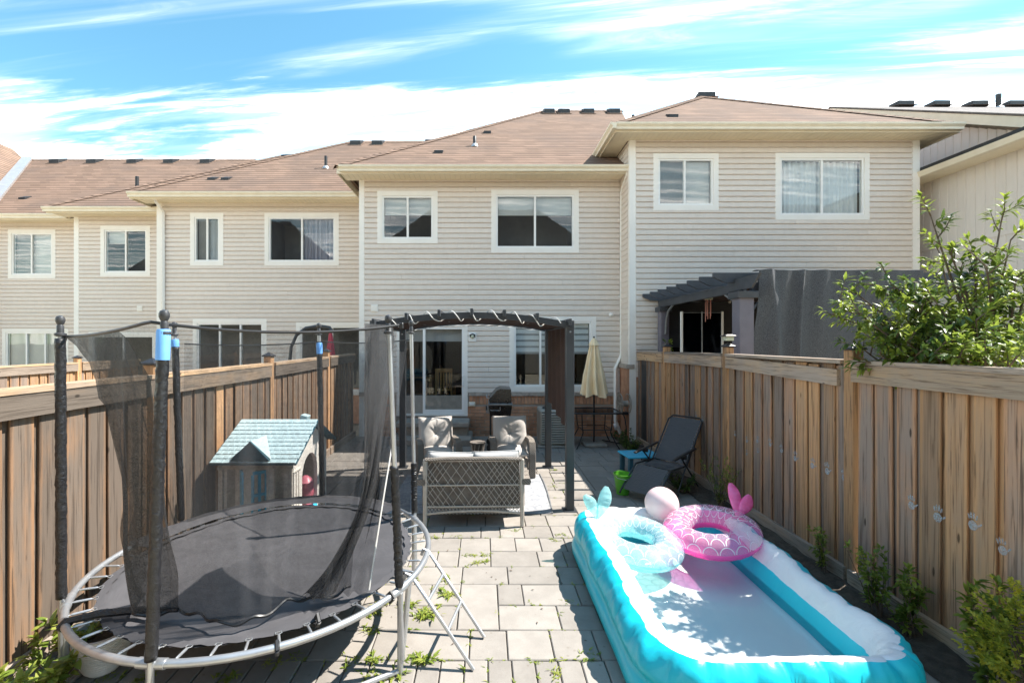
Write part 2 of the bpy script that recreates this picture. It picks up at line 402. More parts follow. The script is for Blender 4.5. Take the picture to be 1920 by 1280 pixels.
def m_water():
    t = NT('water'); t.t.nodes.remove(t.b)
    tr = t.n('BsdfTransparent'); tr.inputs[0].default_value = (.97, .99, .99, 1); gl = t.n('BsdfGlossy'); gl.inputs['Roughness'].default_value = .02
    v = t.coord(rand=False); bp = t.n('Bump', Strength=.05, Distance=.02); t.l(t.noise(v, 6, 3), bp.inputs['Height']); t.l(bp.outputs[0], gl.inputs['Normal'])
    fr = t.n('Fresnel', IOR=1.33); mx = t.n('MixShader'); t.l(fr.outputs[0], mx.inputs[0]); t.l(tr.outputs[0], mx.inputs[1]); t.l(gl.outputs[0], mx.inputs[2])
    t.l(mx.outputs[0], t.o.inputs[0])
m_water()
def m_vinyl(name, c1, c2, bump=.25, scale=5, rough=.3):
    t = NT(name); v = t.coord((1, 1, 1), rand=False); f = t.noise(v, scale, 4, .6, 1.2)
    t.color(t.mix(t.ramp(f, .3, .7), c1, c2)); t.rough(rough); t.bump(f, bump, .06)
m_vinyl('pool_teal', (.01, .55, .66), (.01, .53, .64), .07, 5, .33)
m_vinyl('pool_white', (.80, .78, .78), (.76, .74, .75), .22, 6, .35)
m_vinyl('pool_floor', (.95, .94, .90), (.92, .91, .88), .12, 3, .4)
m_vinyl('sleeve_black', (.012, .012, .014), (.02, .02, .022), .32, 26, .36)
m_vinyl('mat_black', (.055, .053, .057), (.075, .072, .077), .12, 3, .75)
def m_ring(name, deep, clear):
    t = NT(name); uv = t.n('UVMap'); sp = t.n('SeparateXYZ'); t.l(uv.outputs[0], sp.inputs[0]); U, V = sp.outputs[0], sp.outputs[1]
    row = t.m('FLOOR', t.m('MULTIPLY', V, 9.0)); uu = t.m('ADD', t.m('MULTIPLY', U, 20.0), t.m('MULTIPLY', t.m('MODULO', row, 2.0), .5))
    fu = t.m('SUBTRACT', t.m('FRACT', uu), .5); fv = t.m('FRACT', t.m('MULTIPLY', V, 9.0))
    d = t.m('SQRT', t.m('ADD', t.m('MULTIPLY', t.m('MULTIPLY', fu, fu), 1.9), t.m('MULTIPLY', t.m('MULTIPLY', fv, fv), .55)))
    line = t.m('SUBTRACT', 1, t.ramp(t.m('ABSOLUTE', t.m('SUBTRACT', d, .60)), .022, .05))
    top = t.ramp(t.m('SINE', t.m('MULTIPLY', V, 2 * math.pi)), -.12, .05)          # V = .25 is the crown of the tube
    line = t.m('MULTIPLY', line, top)
    c = t.mix(top, deep, clear); c = t.mix(line, c, (.85, .87, .88))
    t.color(c); t.rough(.12)
    tr = t.n('BsdfTransparent'); t.l(t.mix(top, tuple(min(1, x * 1.25 + .12) for x in deep), (.93, .97, .97)), tr.inputs[0])
    mx = t.n('MixShader'); f = t.m('ADD', t.m('MULTIPLY_ADD', top, -.36, .62), t.m('MULTIPLY', line, .5), clamp=True)
    t.l(f, mx.inputs[0]); t.l(tr.outputs[0], mx.inputs[1]); t.l(t.b.outputs[0], mx.inputs[2]); t.l(mx.outputs[0], t.o.inputs[0])
    v = t.coord(); t.bump(t.noise(v, 14, 3), .15, .02)
m_ring('ring_teal', (.38, .72, .73), (.74, .88, .88)); m_ring('ring_pink', (1.0, .16, .50), (.95, .60, .76))
def m_film(name, c, op):
    t = NT(name); v = t.coord(); t.color(t.mix(t.ramp(t.noise(v, 9), .35, .65), c, tuple(min(1, x * 1.35 + .05) for x in c))); t.rough(.12)
    tr = t.n('BsdfTransparent'); tr.inputs[0].default_value = (*[min(1, x * 1.1 + .25) for x in c], 1)
    mx = t.n('MixShader'); mx.inputs[0].default_value = op; t.l(tr.outputs[0], mx.inputs[1]); t.l(t.b.outputs[0], mx.inputs[2]); t.l(mx.outputs[0], t.o.inputs[0])
    t.bump(t.noise(v, 30, 3), .3, .02)
m_film('film_teal', (.42, .70, .72), .5); m_film('film_pink', (.90, .16, .42), .72)
def m_leaf(name, c1, c2, c3, trans=.35):
    t = NT(name); geo = t.n('NewGeometry'); 
    n = t.noise(geo.outputs['Position'], 5, 3); rp = geo.outputs['Random Per Island']
    c = t.mix(rp, c1, c2); c = t.mix(t.ramp(t.m('ADD', n, t.m('MULTIPLY', rp, .3)), .55, .85), c, c3)
    t.color(c); t.rough(.38)
    tl = t.n('BsdfTranslucent'); t.l(t.mix(.5, c, c3), tl.inputs[0]); mx = t.n('MixShader'); mx.inputs[0].default_value = trans
    t.l(t.b.outputs[0], mx.inputs[1]); t.l(tl.outputs[0], mx.inputs[2]); t.l(mx.outputs[0], t.o.inputs[0])
m_leaf('leaf', (.085, .145, .022), (.15, .22, .035), (.30, .36, .055), .5)
m_leaf('leaf_dark', (.04, .08, .02), (.07, .13, .03), (.14, .20, .04))
m_leaf('leaf_box', (.14, .20, .03), (.32, .38, .05), (.60, .56, .06), .5)
m_leaf('weed', (.13, .20, .03), (.22, .28, .04), (.34, .36, .07))
def m_wicker():
    t = NT('wicker'); v = t.coord(rand=False); 
    w1 = t.n('TexWave', Scale=28.0, Distortion=2.0); w1.bands_direction = 'Z'; t.l(v, w1.inputs['Vector'])
    w2 = t.n('TexWave', Scale=20.0, Distortion=1.5); w2.bands_direction = 'DIAGONAL'; t.l(v, w2.inputs['Vector'])
    h = t.m('MULTIPLY', w1.outputs['Fac'], w2.outputs['Fac']); n = t.noise(v, 18)
    c = t.mix(t.ramp(h, .0, .5), (.085, .07, .058), (.33, .285, .24)); c = t.mix(t.m('MULTIPLY', n, .4), c, (.38, .33, .28))
    t.color(c); t.rough(.7); t.bump(h, .8, .012)
m_wicker()
mk('wicker_strand', (.56, .50, .43), (.44, .39, .33), 12, .7, .2, 60)
mk('wicker_dark', (.10, .085, .075), (.15, .13, .11), 12, .7, .2, 60)
def m_rug():
    t = NT('rug'); v = t.coord(rand=False); n = t.noise(v, 5, 5, .7, 2.5); n2 = t.noise(v, 45, 3)
    c = t.mix(t.ramp(n, .38, .62), (.36, .355, .35), (.22, .23, .255)); c = t.mix(t.m('MULTIPLY', t.ramp(n2, .5, .7), .4), c, (.42, .415, .40))
    t.color(c); t.rough(1); t.bump(n2, .4, .004)
m_rug()
def m_felt():
    t = NT('felt_cloth'); v = t.coord(rand=False); n = t.noise(v, 120, 3, .8); n2 = t.noise(t.coord((3, 3, .6), rand=False), 14, 5, .7)
    c = t.mix(t.ramp(n, .35, .65), (.035, .038, .043), (.125, .13, .14)); c = t.mix(t.m('MULTIPLY', t.ramp(n2, .4, .7), .3), c, (.10, .105, .115))
    t.color(c); t.rough(1); t.bump(n, .3, .004)
m_felt()
def m_sling():
    t = NT('sling'); v = t.coord(rand=False); w = t.n('TexWave', Scale=26.0, Distortion=3.0); w.bands_direction = 'Z'; t.l(v, w.inputs['Vector'])
    n = t.noise(t.coord((.2, .2, 4), rand=False), 40, 3)
    t.color(t.mix(t.m('MULTIPLY', t.m('ADD', w.outputs['Fac'], n), .5), (.025, .025, .028), (.12, .115, .115))); t.rough(.6); t.bump(w.outputs['Fac'], .2, .006)
m_sling()

mk('lattice_shade', (.19, .165, .14), (.13, .11, .095), 14, .9, .3, 60)  # dark tone standing for the shadow behind the sofa lattice
mk('valance_cloth', (.022, .02, .02), (.03, .027, .026), 6, .9)

# ================================================================== ground and patio
g = MB().add([(-400, -400, -.06), (400, -400, -.06), (400, 400, -.06), (-400, 400, -.06)], [(0, 1, 2, 3)]).build('ground', 'ground'); tag(g, kind='structure')
XL, XR = -2.94, 3.2                                      # the two fence lines
patio = MB().box(XL + .02, XR - .02, 1.6, 9.9, -.05, -.022).build('patio', 'soil'); tag(patio, kind='structure')
def paver_layout():
    out = []; y = 2.33; r = random.Random(11); rows = []
    while y < 9.86:
        rows.append((y, y + .305)); y += .305
    taken = {}
    for i, (y0, y1) in enumerate(rows):
        x = XL + .05 + r.uniform(-.15, 0) * 0
        free_from = XL + .05; blocks = sorted(taken.get(i, []))
        segs = []; c = XL + .05
        for b0, b1 in blocks: segs.append((c, b0)); c = b1
        segs.append((c, XR - .38))
        for s0, s1 in segs:
            x = s0
            while x < s1 - .02:
                w = r.choice((.152, .152, .155)) if i < 2 else r.choice((.21, .31, .31, .41, .46, .26))
                if s1 - (x + w) < .13: w = s1 - x
                tall = i >= 2 and w > .3 and w < .36 and r.random() < .3 and i + 1 < len(rows) and x > XL + .3 and x + w < XR - .7
                yy = y1
                if tall:
                    ok = all(x + w <= b0 or x >= b1 for b0, b1 in taken.get(i + 1, []))
                    if ok: taken.setdefault(i + 1, []).append((x, x + w)); yy = rows[i + 1][1]
                out.append((x, min(x + w, s1), y0, yy)); x += w
    return out
def paver_mesh(w, d, name='paver'):
    c = .006; h = .045
    mb = MB(); g_ = .0035
    a, b = w / 2 - g_, d / 2 - g_
    vs = [(-a, -b, -h), (a, -b, -h), (a, b, -h), (-a, b, -h), (-a, -b, -c), (a, -b, -c), (a, b, -c), (-a, b, -c),
          (-a + c, -b + c, 0), (a - c, -b + c, 0), (a - c, b - c, 0), (-a + c, b - c, 0)]
    fs = [(0,1,5,4),(1,2,6,5),(2,3,7,6),(3,0,4,7),(4,5,9,8),(5,6,10,9),(6,7,11,10),(7,4,8,11),(8,9,10,11)]
    return mb.add(vs, fs)
lay = paver_layout(); lay.sort(key=lambda p: (p[2] if p[2] > 2.5 else 99, p[0]))
cache = {}; rest = MB(); rr = random.Random(5); JOINTS = []
for i, (x0, x1, y0, y1) in enumerate(lay):
    w, d = round(x1 - x0, 3), round(y1 - y0, 3); cx, cy = (x0 + x1) / 2, (y0 + y1) / 2
    JOINTS.append((x0, x1, y0, y1))
    dz = rr.uniform(-.004, .003); tx, ty = rr.uniform(-.006, .006), rr.uniform(-.006, .006)
    if i < 290:
        if (w, d) not in cache: cache[w, d] = paver_mesh(w, d).mesh('paver', 'paver')
        inst('paver', cache[w, d], patio, (cx, cy, dz), (tx, ty, rr.uniform(-.006, .006)))
    else:
        m = paver_mesh(w, d); M = Matrix.Translation((cx, cy, dz)) @ Matrix.Rotation(tx, 4, 'X') @ Matrix.Rotation(ty, 4, 'Y')
        rest.add([M @ Vector(p) for p in m.v], m.f)
rest.build('far_pavers', 'paver', patio, kind='stuff')
# planting strip along the fence on the sunny side
bed = MB().grid(lambda u, v: Vector((2.80 + u * .38, 1.7 + v * 8.0, .012 + .035 * mnoise.noise((u * 4, v * 40, 1)) + .02 * u)), 6, 90).build('soil_bed', 'soil', None, True)
tag(bed, kind='structure')

# ================================================================== houses
COURSE = .114
def split(x0, x1, cuts):
    segs = [(x0, x1)]
    for a, b in cuts:
        n = []
        for s, e in segs:
            if b <= s or a >= e: n.append((s, e)); continue
            if a > s + .004: n.append((s, a))
            if b < e - .004: n.append((b, e))
        segs = n
    return [q for q in segs if q[1] - q[0] > .01]
def siding(parent, x0, x1, z0, z1, Y, holes, mat='siding', z_align=0):
    z = z0; nb = int(math.ceil((z1 - z0) / COURSE))
    for i in range(nb):
        a, b = z0 + i * COURSE, min(z0 + (i + 1) * COURSE, z1)
        cuts = []
        # cut the course into pieces of height where a hole starts or ends inside it
        zs = sorted({a, b, *[h for q in holes for h in q[2:] if a + .012 < h < b - .012]})
        for za, zb in zip(zs, zs[1:]):
            cut = [(q[0], q[1]) for q in holes if q[2] < (za + zb) / 2 < q[3]]
            jx = x0 + ((i * 1.37 + z0 * 3.1) % 1) * (x1 - x0)
            for s, e in [g_ for s_, e_ in split(x0, x1, cut) for g_ in (((s_, jx - .0015), (jx + .0015, e_)) if s_ + .3 < jx < e_ - .3 else ((s_, e_),))]:
                ta = (za - a) / COURSE; tb = (zb - a) / COURSE
                off = lambda t: .034 - .005 * min(1, t / .7) - .026 * max(0, min(1, (t - .7) / .3))
                prof = [(Y, za), (Y - off(ta) + .004, za), (Y - off(ta), za + .005)] + ([(Y - off(.7), a + .7 * COURSE)] if ta < .68 and tb > .72 else []) + [(Y - off(tb), zb + .003), (Y, zb + .003)]
                MB().prism(prof, 'x', s, e).build('siding_board', mat, parent)
def house(name, label):
    return thing(name, label, 'house')
def part(parent, name, mat, *boxes, smooth=False):
    mb = MB()
    for b in boxes: mb.box(*b)
    return mb.build(name, mat, parent, smooth)
def side_siding(parent, X, y0, y1, z0, z1, mat='siding'):   # boards on a wall that faces -x
    nb = int(math.ceil((z1 - z0) / COURSE))
    for i in range(nb):
        a, b = z0 + i * COURSE, min(z0 + (i + 1) * COURSE, z1)
        MB().prism([(X, a), (X - .017, a), (X - .003, b + .003), (X, b + .003)], 'y', y0, y1).build('siding_board', mat, parent)
def gutter_run(parent, X0, X1, Y, z, wrap=None):
    # K-style gutter along the front edge; profile in (y, z), outer lip towards the viewer
    p = [(Y, z + .0), (Y - .075, z + .0), (Y - .078, z + .045), (Y - .115, z + .085), (Y - .118, z + .12), (Y - .105, z + .122), (Y - .10, z + .10), (Y, z + .10)]
    MB().prism(p, 'x', X0, X1).build('gutter', 'gutter', parent)
def soffit(parent, x0, x1, y0, y1, z):
    o = MB().box(x0, x1, y0, y1, z, z + .02).build('soffit', 'soffit', parent)
    n = int((x1 - x0) / .11); mb = MB()
    for i in range(n): mb.box(x0 + .02 + i * .11, x0 + .03 + i * .11, y0 + .03, y1 - .01, z - .006, z)
    mb.build('soffit_rib', 'gutter', o, kind='stuff')
    return o
def roof_vent(parent, p, s, w=.32, slope=.7, mat='roof_metal'):
    mb = MB(); d = .34 * s; h = .15 * s; w *= s
    # low box following the slope with a hood that is open below
    prof = [(-d / 2, -d / 2 * slope - .03), (d / 2, d / 2 * slope - .03), (d / 2, d / 2 * slope + .07 * s), (-d / 2, -d / 2 * slope + h)]
    M = Matrix.Translation(p)
    mb.prism(prof, 'x', -w / 2, w / 2, M)
    o = mb.build('roof_vent', mat, parent)
    fl = MB().prism([(-d / 2 - .07, (-d / 2 - .07) * slope + .006), (d / 2 + .05, (d / 2 + .05) * slope + .006), (d / 2 + .05, (d / 2 + .05) * slope + .016), (-d / 2 - .07, (-d / 2 - .07) * slope + .016)], 'x', -w / 2 - .06, w / 2 + .06, M)
    fl.build('flashing', 'shingle' if mat == 'roof_metal' else mat, o)
def vent_pipe(parent, p, h=.4, r=.045):
    o = MB().lathe([(r, -.05), (r, h - .01), (r * .8, h)], 10, p).build('vent_pipe', 'roof_metal', parent, True)
    MB().lathe([(r * 2.2, -.02), (r * 2, .03), (r * 1.15, .07)], 10, p).build('pipe_collar', 'flashing', o, True)
def on_roof(px, py, Ye, ze, s):                              # point of the front slope on that sight line
    k = (640 - py) / FPX; Y = (CAM_H - ze + s * Ye) / (s - k); return Vector((ax(px, Y), Y, CAM_H + k * Y))
def downspout(parent, x, y, ztop, zbot, w=.07, kink=None, mat='trim'):
    mb = MB()
    pts = [(x, y - .38, ztop + .02), (x, y - .32, ztop - .10), (x, y - .07, ztop - .28), (x, y - .05, zbot)] if kink is None else kink
    mb.tube(pts, w / 2 * 1.15, 4)
    o = mb.build('downspout', mat, parent)
    for z in (ztop - .9, ztop - 2.6):
        MB().box(x - w * .75, x + w * .75, y - .035, y - .012, z, z + .03).build('strap', mat, o)
def window(parent, px0, px1, py0, py1, Y, style=('dark', 'blind'), split_at=.5, trim=.105, blind=.45, panes=2, depth=.9, sill=True):
    x0, x1 = ax(px0, Y), ax(px1, Y); z1, z0 = az(py0, Y), az(py1, Y)
    win = MB(); f = .035
    def ring(mb, a, b, c, d, t, y0, y1):
        mb.box(a, b, y0, y1, d - t, d); mb.box(a, b, y0, y1, c, c + t)
        mb.box(a, a + t, y0 + .0015, y1, c + t, d - t); mb.box(b - t, b, y0 + .0015, y1, c + t, d - t)
    ring(win, x0, x1, z0, z1, trim, Y - f, Y + .05)
    w = win.build('window', 'trim', parent)
    i0, i1, j0, j1 = x0 + trim - .004, x1 - trim + .004, z0 + trim - .004, z1 - trim + .004
    fr = MB(); ft = .045
    ring(fr, i0, i1, j0, j1, ft, Y - f + .018, Y + .052)
    n = panes; cuts = [i0 + ft + (i1 - i0 - 2 * ft) * k / n for k in range(n + 1)]
    if n == 2: cuts[1] = i0 + ft + (i1 - i0 - 2 * ft) * split_at
    for c in cuts[1:-1]: fr.box(c - .022, c + .022, Y - f + .020, Y + .05, j0 + ft, j1 - ft)
    fr.build('frame', 'vinyl_white', w)
    room = MB(); D = Y + depth
    A = [(i0, Y + .053, j0), (i1, Y + .053, j0), (i1, Y + .053, j1), (i0, Y + .053, j1), (i0, D, j0), (i1, D, j0), (i1, D, j1), (i0, D, j1)]
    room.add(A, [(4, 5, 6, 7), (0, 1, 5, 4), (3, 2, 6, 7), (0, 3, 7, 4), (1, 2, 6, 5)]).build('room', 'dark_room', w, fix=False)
    for k in range(n):
        a, b = cuts[k] + .004, cuts[k + 1] - .004
        yp = Y - .004 + .014 * (k % 2)
        MB().box(a, b, yp, yp + .005, j0 + ft, j1 - ft).build('pane', 'glass', w)
        st = style[k % len(style)]
        zt = j1 - ft; zb = j0 + ft
        if st in ('blind', 'zebra', 'half', 'greyblind'):
            drop = zb + .01 if st in ('blind', 'greyblind') else zt - (zt - zb) * blind
            mb = MB(); mat = 'blind_grey' if st == 'greyblind' else 'blind'
            if st == 'zebra':
                nn = 5; hh = (zt - drop) / nn
                for q in range(nn): mb.box(a, b, Y + .07, Y + .075, zt - (q + 1) * hh + hh * .34, zt - q * hh)
                MB().box(a, b, Y + .082, Y + .085, drop, zt).build('shade_back', 'blind_grey', w)
            else:
                q = zt
                while q > drop:
                    mb.add([(a, Y + .07, q), (b, Y + .07, q), (b, Y + .088, max(drop, q - .028)), (a, Y + .088, max(drop, q - .028))], [(0, 1, 2, 3)]); q -= .026
            mb.build('blind', mat, w, fix=False)
        elif st in ('curtain', 'sheer'):
            m = 'curtain' if st == 'curtain' else 'blind'
            MB().grid(lambda u, v: Vector((a + (b - a) * u, Y + .10 + .025 * math.sin(u * 40 + k) + .012 * math.sin(u * 97), zb + (zt - zb) * v)), 60, 1).build('curtain', m, w, True, fix=False)
    return w, (x0 + .02, x1 - .02, z0 + .02, z1 - .02)
def outer(px0, px1, py0, py1, Y): return (ax(px0, Y) + .02, ax(px1, Y) - .02, az(py1, Y) + .02, az(py0, Y) - .02)
def corner(parent, x0, x1, Y, z0, z1, mat='trim'):
    return MB().box(x0, x1, Y - .026, Y + .05, z0, z1).build('corner_trim', mat, parent)
def roof_obj(parent, faces, mat='shingle'):
    mb = MB()
    for f in faces: mb.add(f, [tuple(range(len(f)))])
    return mb.build('roof', mat, parent, fix=False)
def hip_cap(parent, a, b, mat='shingle', r=.045):
    dr = .075 if abs(Vector(a).z - Vector(b).z) < .05 else .030
    a, b = Vector(a), Vector(b); d = (b - a).normalized(); side = d.cross(Vector((0, 0, 1))).normalized(); up = side.cross(d).normalized()
    if up.z < 0: up = -up
    mb = MB(); n = max(2, int((b - a).length / .16))
    for i in range(n):
        p = a.lerp(b, i / n); q = a.lerp(b, (i + 1.15) / n)
        vs = [p + side * .13 - up * dr, p + up * .032, p - side * .13 - up * dr, q + side * .13 - up * (dr + .006), q + up * .026, q - side * .13 - up * (dr + .006)]
        mb.add(vs, [(0, 1, 4, 3), (1, 2, 5, 4), (0, 3, 5, 2)])
    return mb.build('ridge_cap', mat, parent, fix=False)
def bricks(parent, x0, x1, z0, z1, Y, holes=(), soldier=True):
    BH, BW, J = .0665, .205, .010
    zt = z1 - (.20 if soldier else 0)
    part(parent, 'mortar_bed', 'mortar', (x0, x1, Y - .004, Y + .05, z0, z1))
    full = MB().cbox(0, BW, -.016, .0, 0, BH - .0, .003).mesh('brick', 'brick')
    i = 0; z = z0; n = 0
    while z + BH <= zt + .01:
        x = x0 - (BW + J) * .5 * (i % 2)
        while x < x1:
            a, b = max(x, x0), min(x + BW, x1)
            for s, e in split(a, b, [(h[0], h[1]) for h in holes if h[2] < z + BH / 2 < h[3]]):
                if e - s > .03: inst('brick', full, parent, (s, Y - .004, z), (0, 0, 0), ((e - s) / BW, 1, 1)); n += 1
            x += BW + J
        z += BH + J; i += 1
    if soldier:
        sm = MB().cbox(0, BH, -.018, 0, 0, .195, .003).mesh('brick', 'brick'); x = x0
        while x + BH < x1:
            zc = zt + .01
            if not any(h[0] < x + BH and h[1] > x and h[2] < zc + .1 < h[3] for h in holes): inst('brick', sm, parent, (x, Y - .004, zc)); n += 1
            x += BH + J
    return n
def shell(parent, x0, x1, Y0, Y1, z1):                      # side and back walls behind the boards
    mb = MB(); z0 = -.05
    mb.add([(x0, Y0, z0), (x0, Y1, z0), (x0, Y1, z1), (x0, Y0, z1)], [(0, 1, 2, 3)])
    mb.add([(x1, Y0, z0), (x1, Y1, z0), (x1, Y1, z1), (x1, Y0, z1)], [(0, 1, 2, 3)])
    mb.add([(x0, Y1, z0), (x1, Y1, z0), (x1, Y1, z1), (x0, Y1, z1)], [(0, 1, 2, 3)])
    mb.build('wall', 'siding', parent, fix=False)
def wall_vent(parent, px, py, Y, mat='trim', s=.16):
    x, z = ax(px, Y), az(py, Y); mb = MB().cbox(x - s / 2, x + s / 2, Y - .045, Y - .005, z - s / 2, z + s / 2, .008)
    o = mb.build('vent_cover', mat, parent); lv = MB()
    for i in range(3): lv.box(x - s * .38, x + s * .38, Y - .052, Y - .046, z - s * .33 + i * s * .25, z - s * .33 + i * s * .25 + s * .16)
    lv.build('louvre', mat, o)

# ---------------- centre house
YM = 9.9; S = .7
hm = house('town_house', 'beige vinyl-sided house in the middle, with the sliding patio door and brick base')
x0m, x1m = -2.80, 3.0; zs_m = 5.68; z_ledge = .97
Wm = [(708, 821, 359, 457), (921, 1085, 357, 474)]
door_px = (744, 877, 606, 779); lowin = (955, 1117, 594, 733)
holes = [outer(*w, YM) for w in Wm] + [outer(*door_px, YM), outer(*lowin, YM)]
siding(hm, x0m + .11, x1m - .02, z_ledge, zs_m, YM, holes)
corner(hm, x0m, x0m + .12, YM, -.02, zs_m - .002)
window(hm, *Wm[0], YM, ('half', 'half'), .5, blind=.42)
window(hm, *Wm[1], YM, ('half', 'half'), .5, blind=.36)
window(hm, *lowin, YM, ('zebra', 'zebra', 'zebra'), panes=3, blind=.5, depth=1.6)
shell(hm, x0m, x1m, YM, 22, zs_m)
door_x0, door_x1 = ax(door_px[0], YM), ax(door_px[1], YM); door_z0, door_z1 = az(door_px[3], YM), az(door_px[2], YM)
bricks(hm, x0m + .0, x1m - .0, -.02, .90, YM, [(door_x0 - .03, door_x1 + .0, .3, 5)])
lx = MB()
for a, b in ((x0m, door_x0 - .01), (door_x1 + .01, x1m - .02)):
    n = max(1, int((b - a) / .6))
    for i in range(n):
        s, e = a + (b - a) * i / n, a + (b - a) * (i + 1) / n
        MB().grid(lambda u, v: Vector((s + .004 + (e - s - .008) * u, YM - (0 if v in (0, 1) else .055 + .012 * mnoise.noise((s * 9 + u * 5, v * 3, 2))), .895 + (.085 if v > .6 else .075 * (v > .3)) + .0 * v)), 14, 4).build('ledge_stone', 'ledge', hm)
# sliding door with the room behind it
dr = MB(); T = .075
dr.box(door_x0, door_x1, YM - .035, YM + .10, door_z1 - T, door_z1); dr.box(door_x0, door_x1, YM - .035, YM + .10, door_z0, door_z0 + .05)
dr.box(door_x0, door_x0 + T, YM - .033, YM + .10, door_z0 + .05, door_z1 - T); dr.box(door_x1 - T, door_x1, YM - .033, YM + .10, door_z0 + .05, door_z1 - T)
sd = dr.build('sliding_door', 'trim', hm)
mid = ax(795.5, YM)
for a, b, y in ((door_x0 + T, mid + .03, YM + .02), (mid - .03, door_x1 - T, YM - .018)):
    fr = MB(); t = .055
    fr.box(a, b, y, y + .034, door_z1 - T - t, door_z1 - T); fr.box(a, b, y, y + .034, door_z0 + .05, door_z0 + .05 + .09)
    fr.box(a, a + t, y + .001, y + .034, door_z0 + .14, door_z1 - T - t); fr.box(b - t, b, y + .001, y + .034, door_z0 + .14, door_z1 - T - t)
    fr.build('door_frame', 'vinyl_white', sd)
    MB().box(a + t, b - t, y + .012, y + .018, door_z0 + .14, door_z1 - T - t).build('pane', 'glass', sd)
MB().tube([(door_x1 - .105, YM - .02, 1.35), (door_x1 - .105, YM - .06, 1.33), (door_x1 - .105, YM - .06, 1.13), (door_x1 - .105, YM - .02, 1.11)], .012, 6).build('door_handle', 'vinyl_white', sd, True)
MB().box(door_x0 + T, door_x1 - T, YM + .125, YM + .14, az(640, YM), door_z1 - T).build('roller_blind', 'blind_grey', sd)
rm = MB(); a, b, c, d, e, f = -2.75, .35, YM + .11, 14.2, door_z0, 2.95
A = [(a, c, e), (b, c, e), (b, c, f), (a, c, f), (a, d, e), (b, d, e), (b, d, f), (a, d, f)]
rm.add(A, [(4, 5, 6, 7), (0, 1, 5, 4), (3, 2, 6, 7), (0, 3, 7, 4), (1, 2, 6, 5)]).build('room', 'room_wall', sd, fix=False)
# eaves and roof
YE = YM - .45
soffit(hm, x0m - .3, x1m - .02, YE, YM + .02, zs_m)
part(hm, 'fascia', 'gutter', (x0m - .33, x1m - .02, YE - .02, YE, zs_m - .03, zs_m + .13), (x0m - .35, x0m - .33, YE - .02, 12, zs_m - .03, zs_m + .13))
gutter_run(hm, x0m - .28, x1m + .02, YE - .02, zs_m + .0)
ze = zs_m + .12; RM = [(x0m - .36, YE - .04, ze), (x1m + .1, YE - .04, ze), (4.9, 16.05, 10.4), (2.1, 16.05, 10.4), (x0m - .36, 22.6, ze), (8, 22.6, ze), (8.4, YE + 1, ze)]
rf = roof_obj(hm, [[RM[0], RM[1], (4.2, 12.5, ze + .7 * 3.0), RM[2], RM[3]], [RM[0], RM[3], RM[4]], [RM[4], RM[3], RM[2], RM[5]], [(4.2, 12.5, ze + 2.1), RM[5], RM[2]]])
hip_cap(rf, RM[0], RM[3]); hip_cap(rf, RM[3], RM[2])
for p in ((1029, 211), (1057, 211), (1102, 211), (1150, 211)): roof_vent(rf, on_roof(*p, YE, ze, S), 1.15)
for p in ((914, 250), (823, 287)): roof_vent(rf, on_roof(*p, YE, ze, S), .62)
vent_pipe(rf, on_roof(890, 275, YE, ze, S), .26, .042); vent_pipe(rf, on_roof(1187, 236, YE, ze, S), .32, .05)
wall_vent(hm, 703, 578, YM)
X = ax(1164, YM)
downspout(hm, X - .02, YM, zs_m, .1, kink=[(X, YE - .06, zs_m + .04), (X, YE - .02, zs_m - .05), (X - .0, YM - .08, zs_m - .28), (X - .0, YM - .06, az(664, YM)), (X - .14, YM - .07, az(690, YM)), (X - .14, YM - .07, .35), (X - .04, YM - .12, .08)])
# small things fixed to the wall
cm = MB().lathe([(.05, 0), (.05, .03), (.03, .05), (.025, .09), (.005, .1)], 12, (ax(1145, YM), YM - .015, az(590, YM)), Matrix.Rotation(R(90), 4, 'X')).build('security_camera', 'vinyl_white', None, True)
tag(cm, 'small white dome camera on the beige siding near the downspout', 'camera')
X, Z = ax(886, YM), az(632, YM)
pl = thing('porch_light', 'white square wall lamp beside the sliding door', 'lamp', (X, YM - .015, Z))
MB().cbox(-.085, .085, -.03, 0, -.10, .10, .01).build('back_plate', 'vinyl_white', pl)
MB().tube([(-.05, -.03, .0), (-.05, -.06, .05), (0, -.075, .072), (.05, -.06, .05), (.05, -.03, 0)], .014, 6).build('hood', 'black_plastic', pl, True)
MB().ball((0, -.05, .01), .042, 12, 8).build('globe', 'lamp_glass', pl, True)
X, Z = ax(885, YM), az(757, YM)
oc = thing('outlet_cover', 'small cream outlet cover on the brick base', 'outlet', (X, YM - .02, Z))
MB().cbox(-.075, .075, -.03, 0, -.05, .05, .012).build('cover', 'gutter', oc); MB().cbox(-.05, .05, -.045, -.03, -.025, .03, .008).build('flap', 'trim', oc)
# stone steps under the door
st = thing('stone_step', 'grey stone doorstep in two tiers under the sliding door', 'step', (0, 0, 0))
MB().cbox(ax(742, 9.4), ax(880, 9.4), 9.28, 9.86, .30, .41, .02).build('tread', 'concrete', st)
MB().cbox(ax(748, 9.4), ax(877, 9.4), 9.36, 9.85, .12, .30, .01).build('riser', 'concrete', st)
MB().cbox(ax(730, 9.0), ax(884, 9.0), 8.95, 9.85, -.01, .13, .02).build('tread', 'concrete', st)

